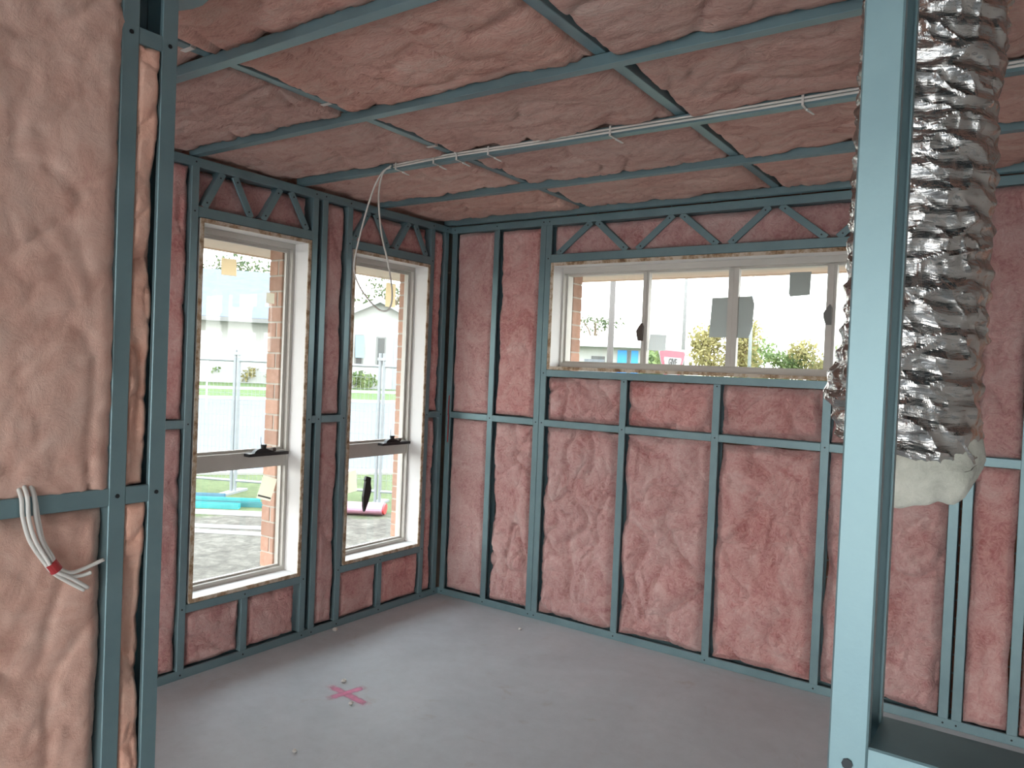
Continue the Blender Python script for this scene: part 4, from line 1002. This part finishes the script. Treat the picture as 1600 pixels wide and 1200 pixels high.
# trees and shrubs
def tree(loc, h, rx, rz, label, mat, seed, n=1600, ls=0.16, name='tree', trunk=True, group='trees beyond the street'):
    rnd = random.Random(seed); e = empty(name, loc, 0.0, label, 'tree' if name == 'tree' else 'shrub', group)
    cz = h-rz
    mb = MB(); cl = []
    for k in range(9):
        a = rnd.uniform(0, 6.28); q = rnd.uniform(0.1, 0.75)
        cl.append(Vector((math.cos(a)*rx*q, math.sin(a)*rx*q, cz+rz*rnd.uniform(-0.6, 0.65))))
    for k in range(n):
        c = cl[k % 9]; d = Vector((rnd.gauss(0, 1), rnd.gauss(0, 1), rnd.gauss(0, 0.8))); d = d.normalized()*rnd.random()**0.5*0.48
        p = c+Vector((d.x*rx, d.y*rx, d.z*rz)); p.z = max(0.05, p.z)
        u = Vector((rnd.gauss(0, 1), rnd.gauss(0, 1), rnd.gauss(0, 1))).normalized(); v = u.orthogonal().normalized(); s = ls*rnd.uniform(0.6, 1.3)
        b0 = len(mb.v); mb.v += [p-u*s, p+v*s*0.45, p+u*s, p-v*s*0.45]; mb.f.append((b0, b0+1, b0+2, b0+3))
    o = mb.build('foliage', M[mat], e); o['kind'] = 'stuff'
    if trunk:
        t = MB(); t.tube([(0, 0, 0), (0.05*h*0.1, 0, cz*0.6), (0, 0.02, cz)], 0.03*h, 8, 0.012*h)
        for c in cl[:6]: t.tube([(0, 0.01, cz*0.55), c*0.5+Vector((0, 0, cz*0.35)), c], 0.012*h, 5, 0.004*h)
        t.build('trunk', M['bark'], e)
TR = [((-33.5, 21.8, 1.2), 6.2, 2.6, 1.6, 'sparse dark tree rising over the roof in the first tall window', 'leaf_dark', 700, 0.13),
      ((-30.0, 30.0, 1.2), 6.0, 2.2, 1.4, 'sparse tree tip above the gable in the second tall window', 'leaf_dark', 500, 0.13),
      ((-25.85, 49.0, 1.0), 5.2, 2.2, 0.8, 'thin flat tree crown above the distant white house', 'leaf_dark', 260, 0.16),
      ((-10.75, 26.6, 0.3), 2.35, 0.75, 0.9, 'low green bushy tree left of the give way sign', 'leaf_green', 1400, 0.15),
      ((-12.9, 39.3, 0.3), 4.6, 1.7, 2.0, 'olive tree right of the give way sign', 'leaf_olive', 1500, 0.15),
      ((-11.2, 40.2, 0.3), 4.9, 1.5, 2.2, 'yellowish tree behind the middle mullion of the wide window', 'leaf_olive', 1500, 0.15),
      ((-11.9, 44.6, 0.3), 4.0, 2.1, 1.9, 'round green tree low in the third pane, left', 'leaf_green', 1500, 0.16),
      ((-10.3, 46.4, 0.3), 3.2, 1.6, 1.3, 'small green tree low in the third pane, middle', 'leaf_green', 1300, 0.16),
      ((-8.6, 47.0, 0.3), 4.0, 2.0, 1.8, 'olive domed tree low in the third pane, right', 'leaf_olive', 1500, 0.16),
      ((-6.6, 45.6, 0.3), 3.5, 1.4, 1.5, 'green tree beside the last mullion of the wide window', 'leaf_green', 1300, 0.16),
      ((-4.6, 46.0, 0.3), 3.4, 1.6, 1.5, 'green tree past the last mullion of the wide window', 'leaf_green', 1300, 0.16)]
for k, (loc, h, rx, rz, lab, mt, n_, ls) in enumerate(TR): tree(loc, h, rx, rz, lab, mt, 10+k, n_, ls)
for k, (loc, lab) in enumerate([((-23.2, 13.9, 0.48), 'low shrub before the white house, leftmost in the first window'), ((-22.2, 14.6, 0.48), 'low shrub before the white house, right of the sign pole'), ((-21.4, 15.3, 0.48), 'low shrub before the white house, beside the brick edge'),
                                ((-19.2, 16.2, 0.48), 'low shrub before the gable wing, left'), ((-18.2, 16.7, 0.48), 'low shrub before the gable wing, right')]):
    tree(loc, 0.7, 0.6, 0.4, lab, 'leaf_olive' if k % 2 else 'leaf_green', 60+k, 300, 0.10, 'shrub', False, 'shrubs before the white house')

# curved steel strap under the ceiling beside the partition
st_ = [(1.20, -2.85), (1.26, -2.768), (1.315, -2.748), (1.356, -2.736), (1.402, -2.734), (1.451, -2.746), (1.498, -2.765), (1.50, -2.85)]
mb = MB(); mb.extrude([(a, c, 2.448) for a, c in st_], [(a, c, 2.4505) for a, c in st_])
tag(mb.build('steel_strap', M['steel']), 'curved steel plate under the ceiling beside the top of the partition', 'steel plate')
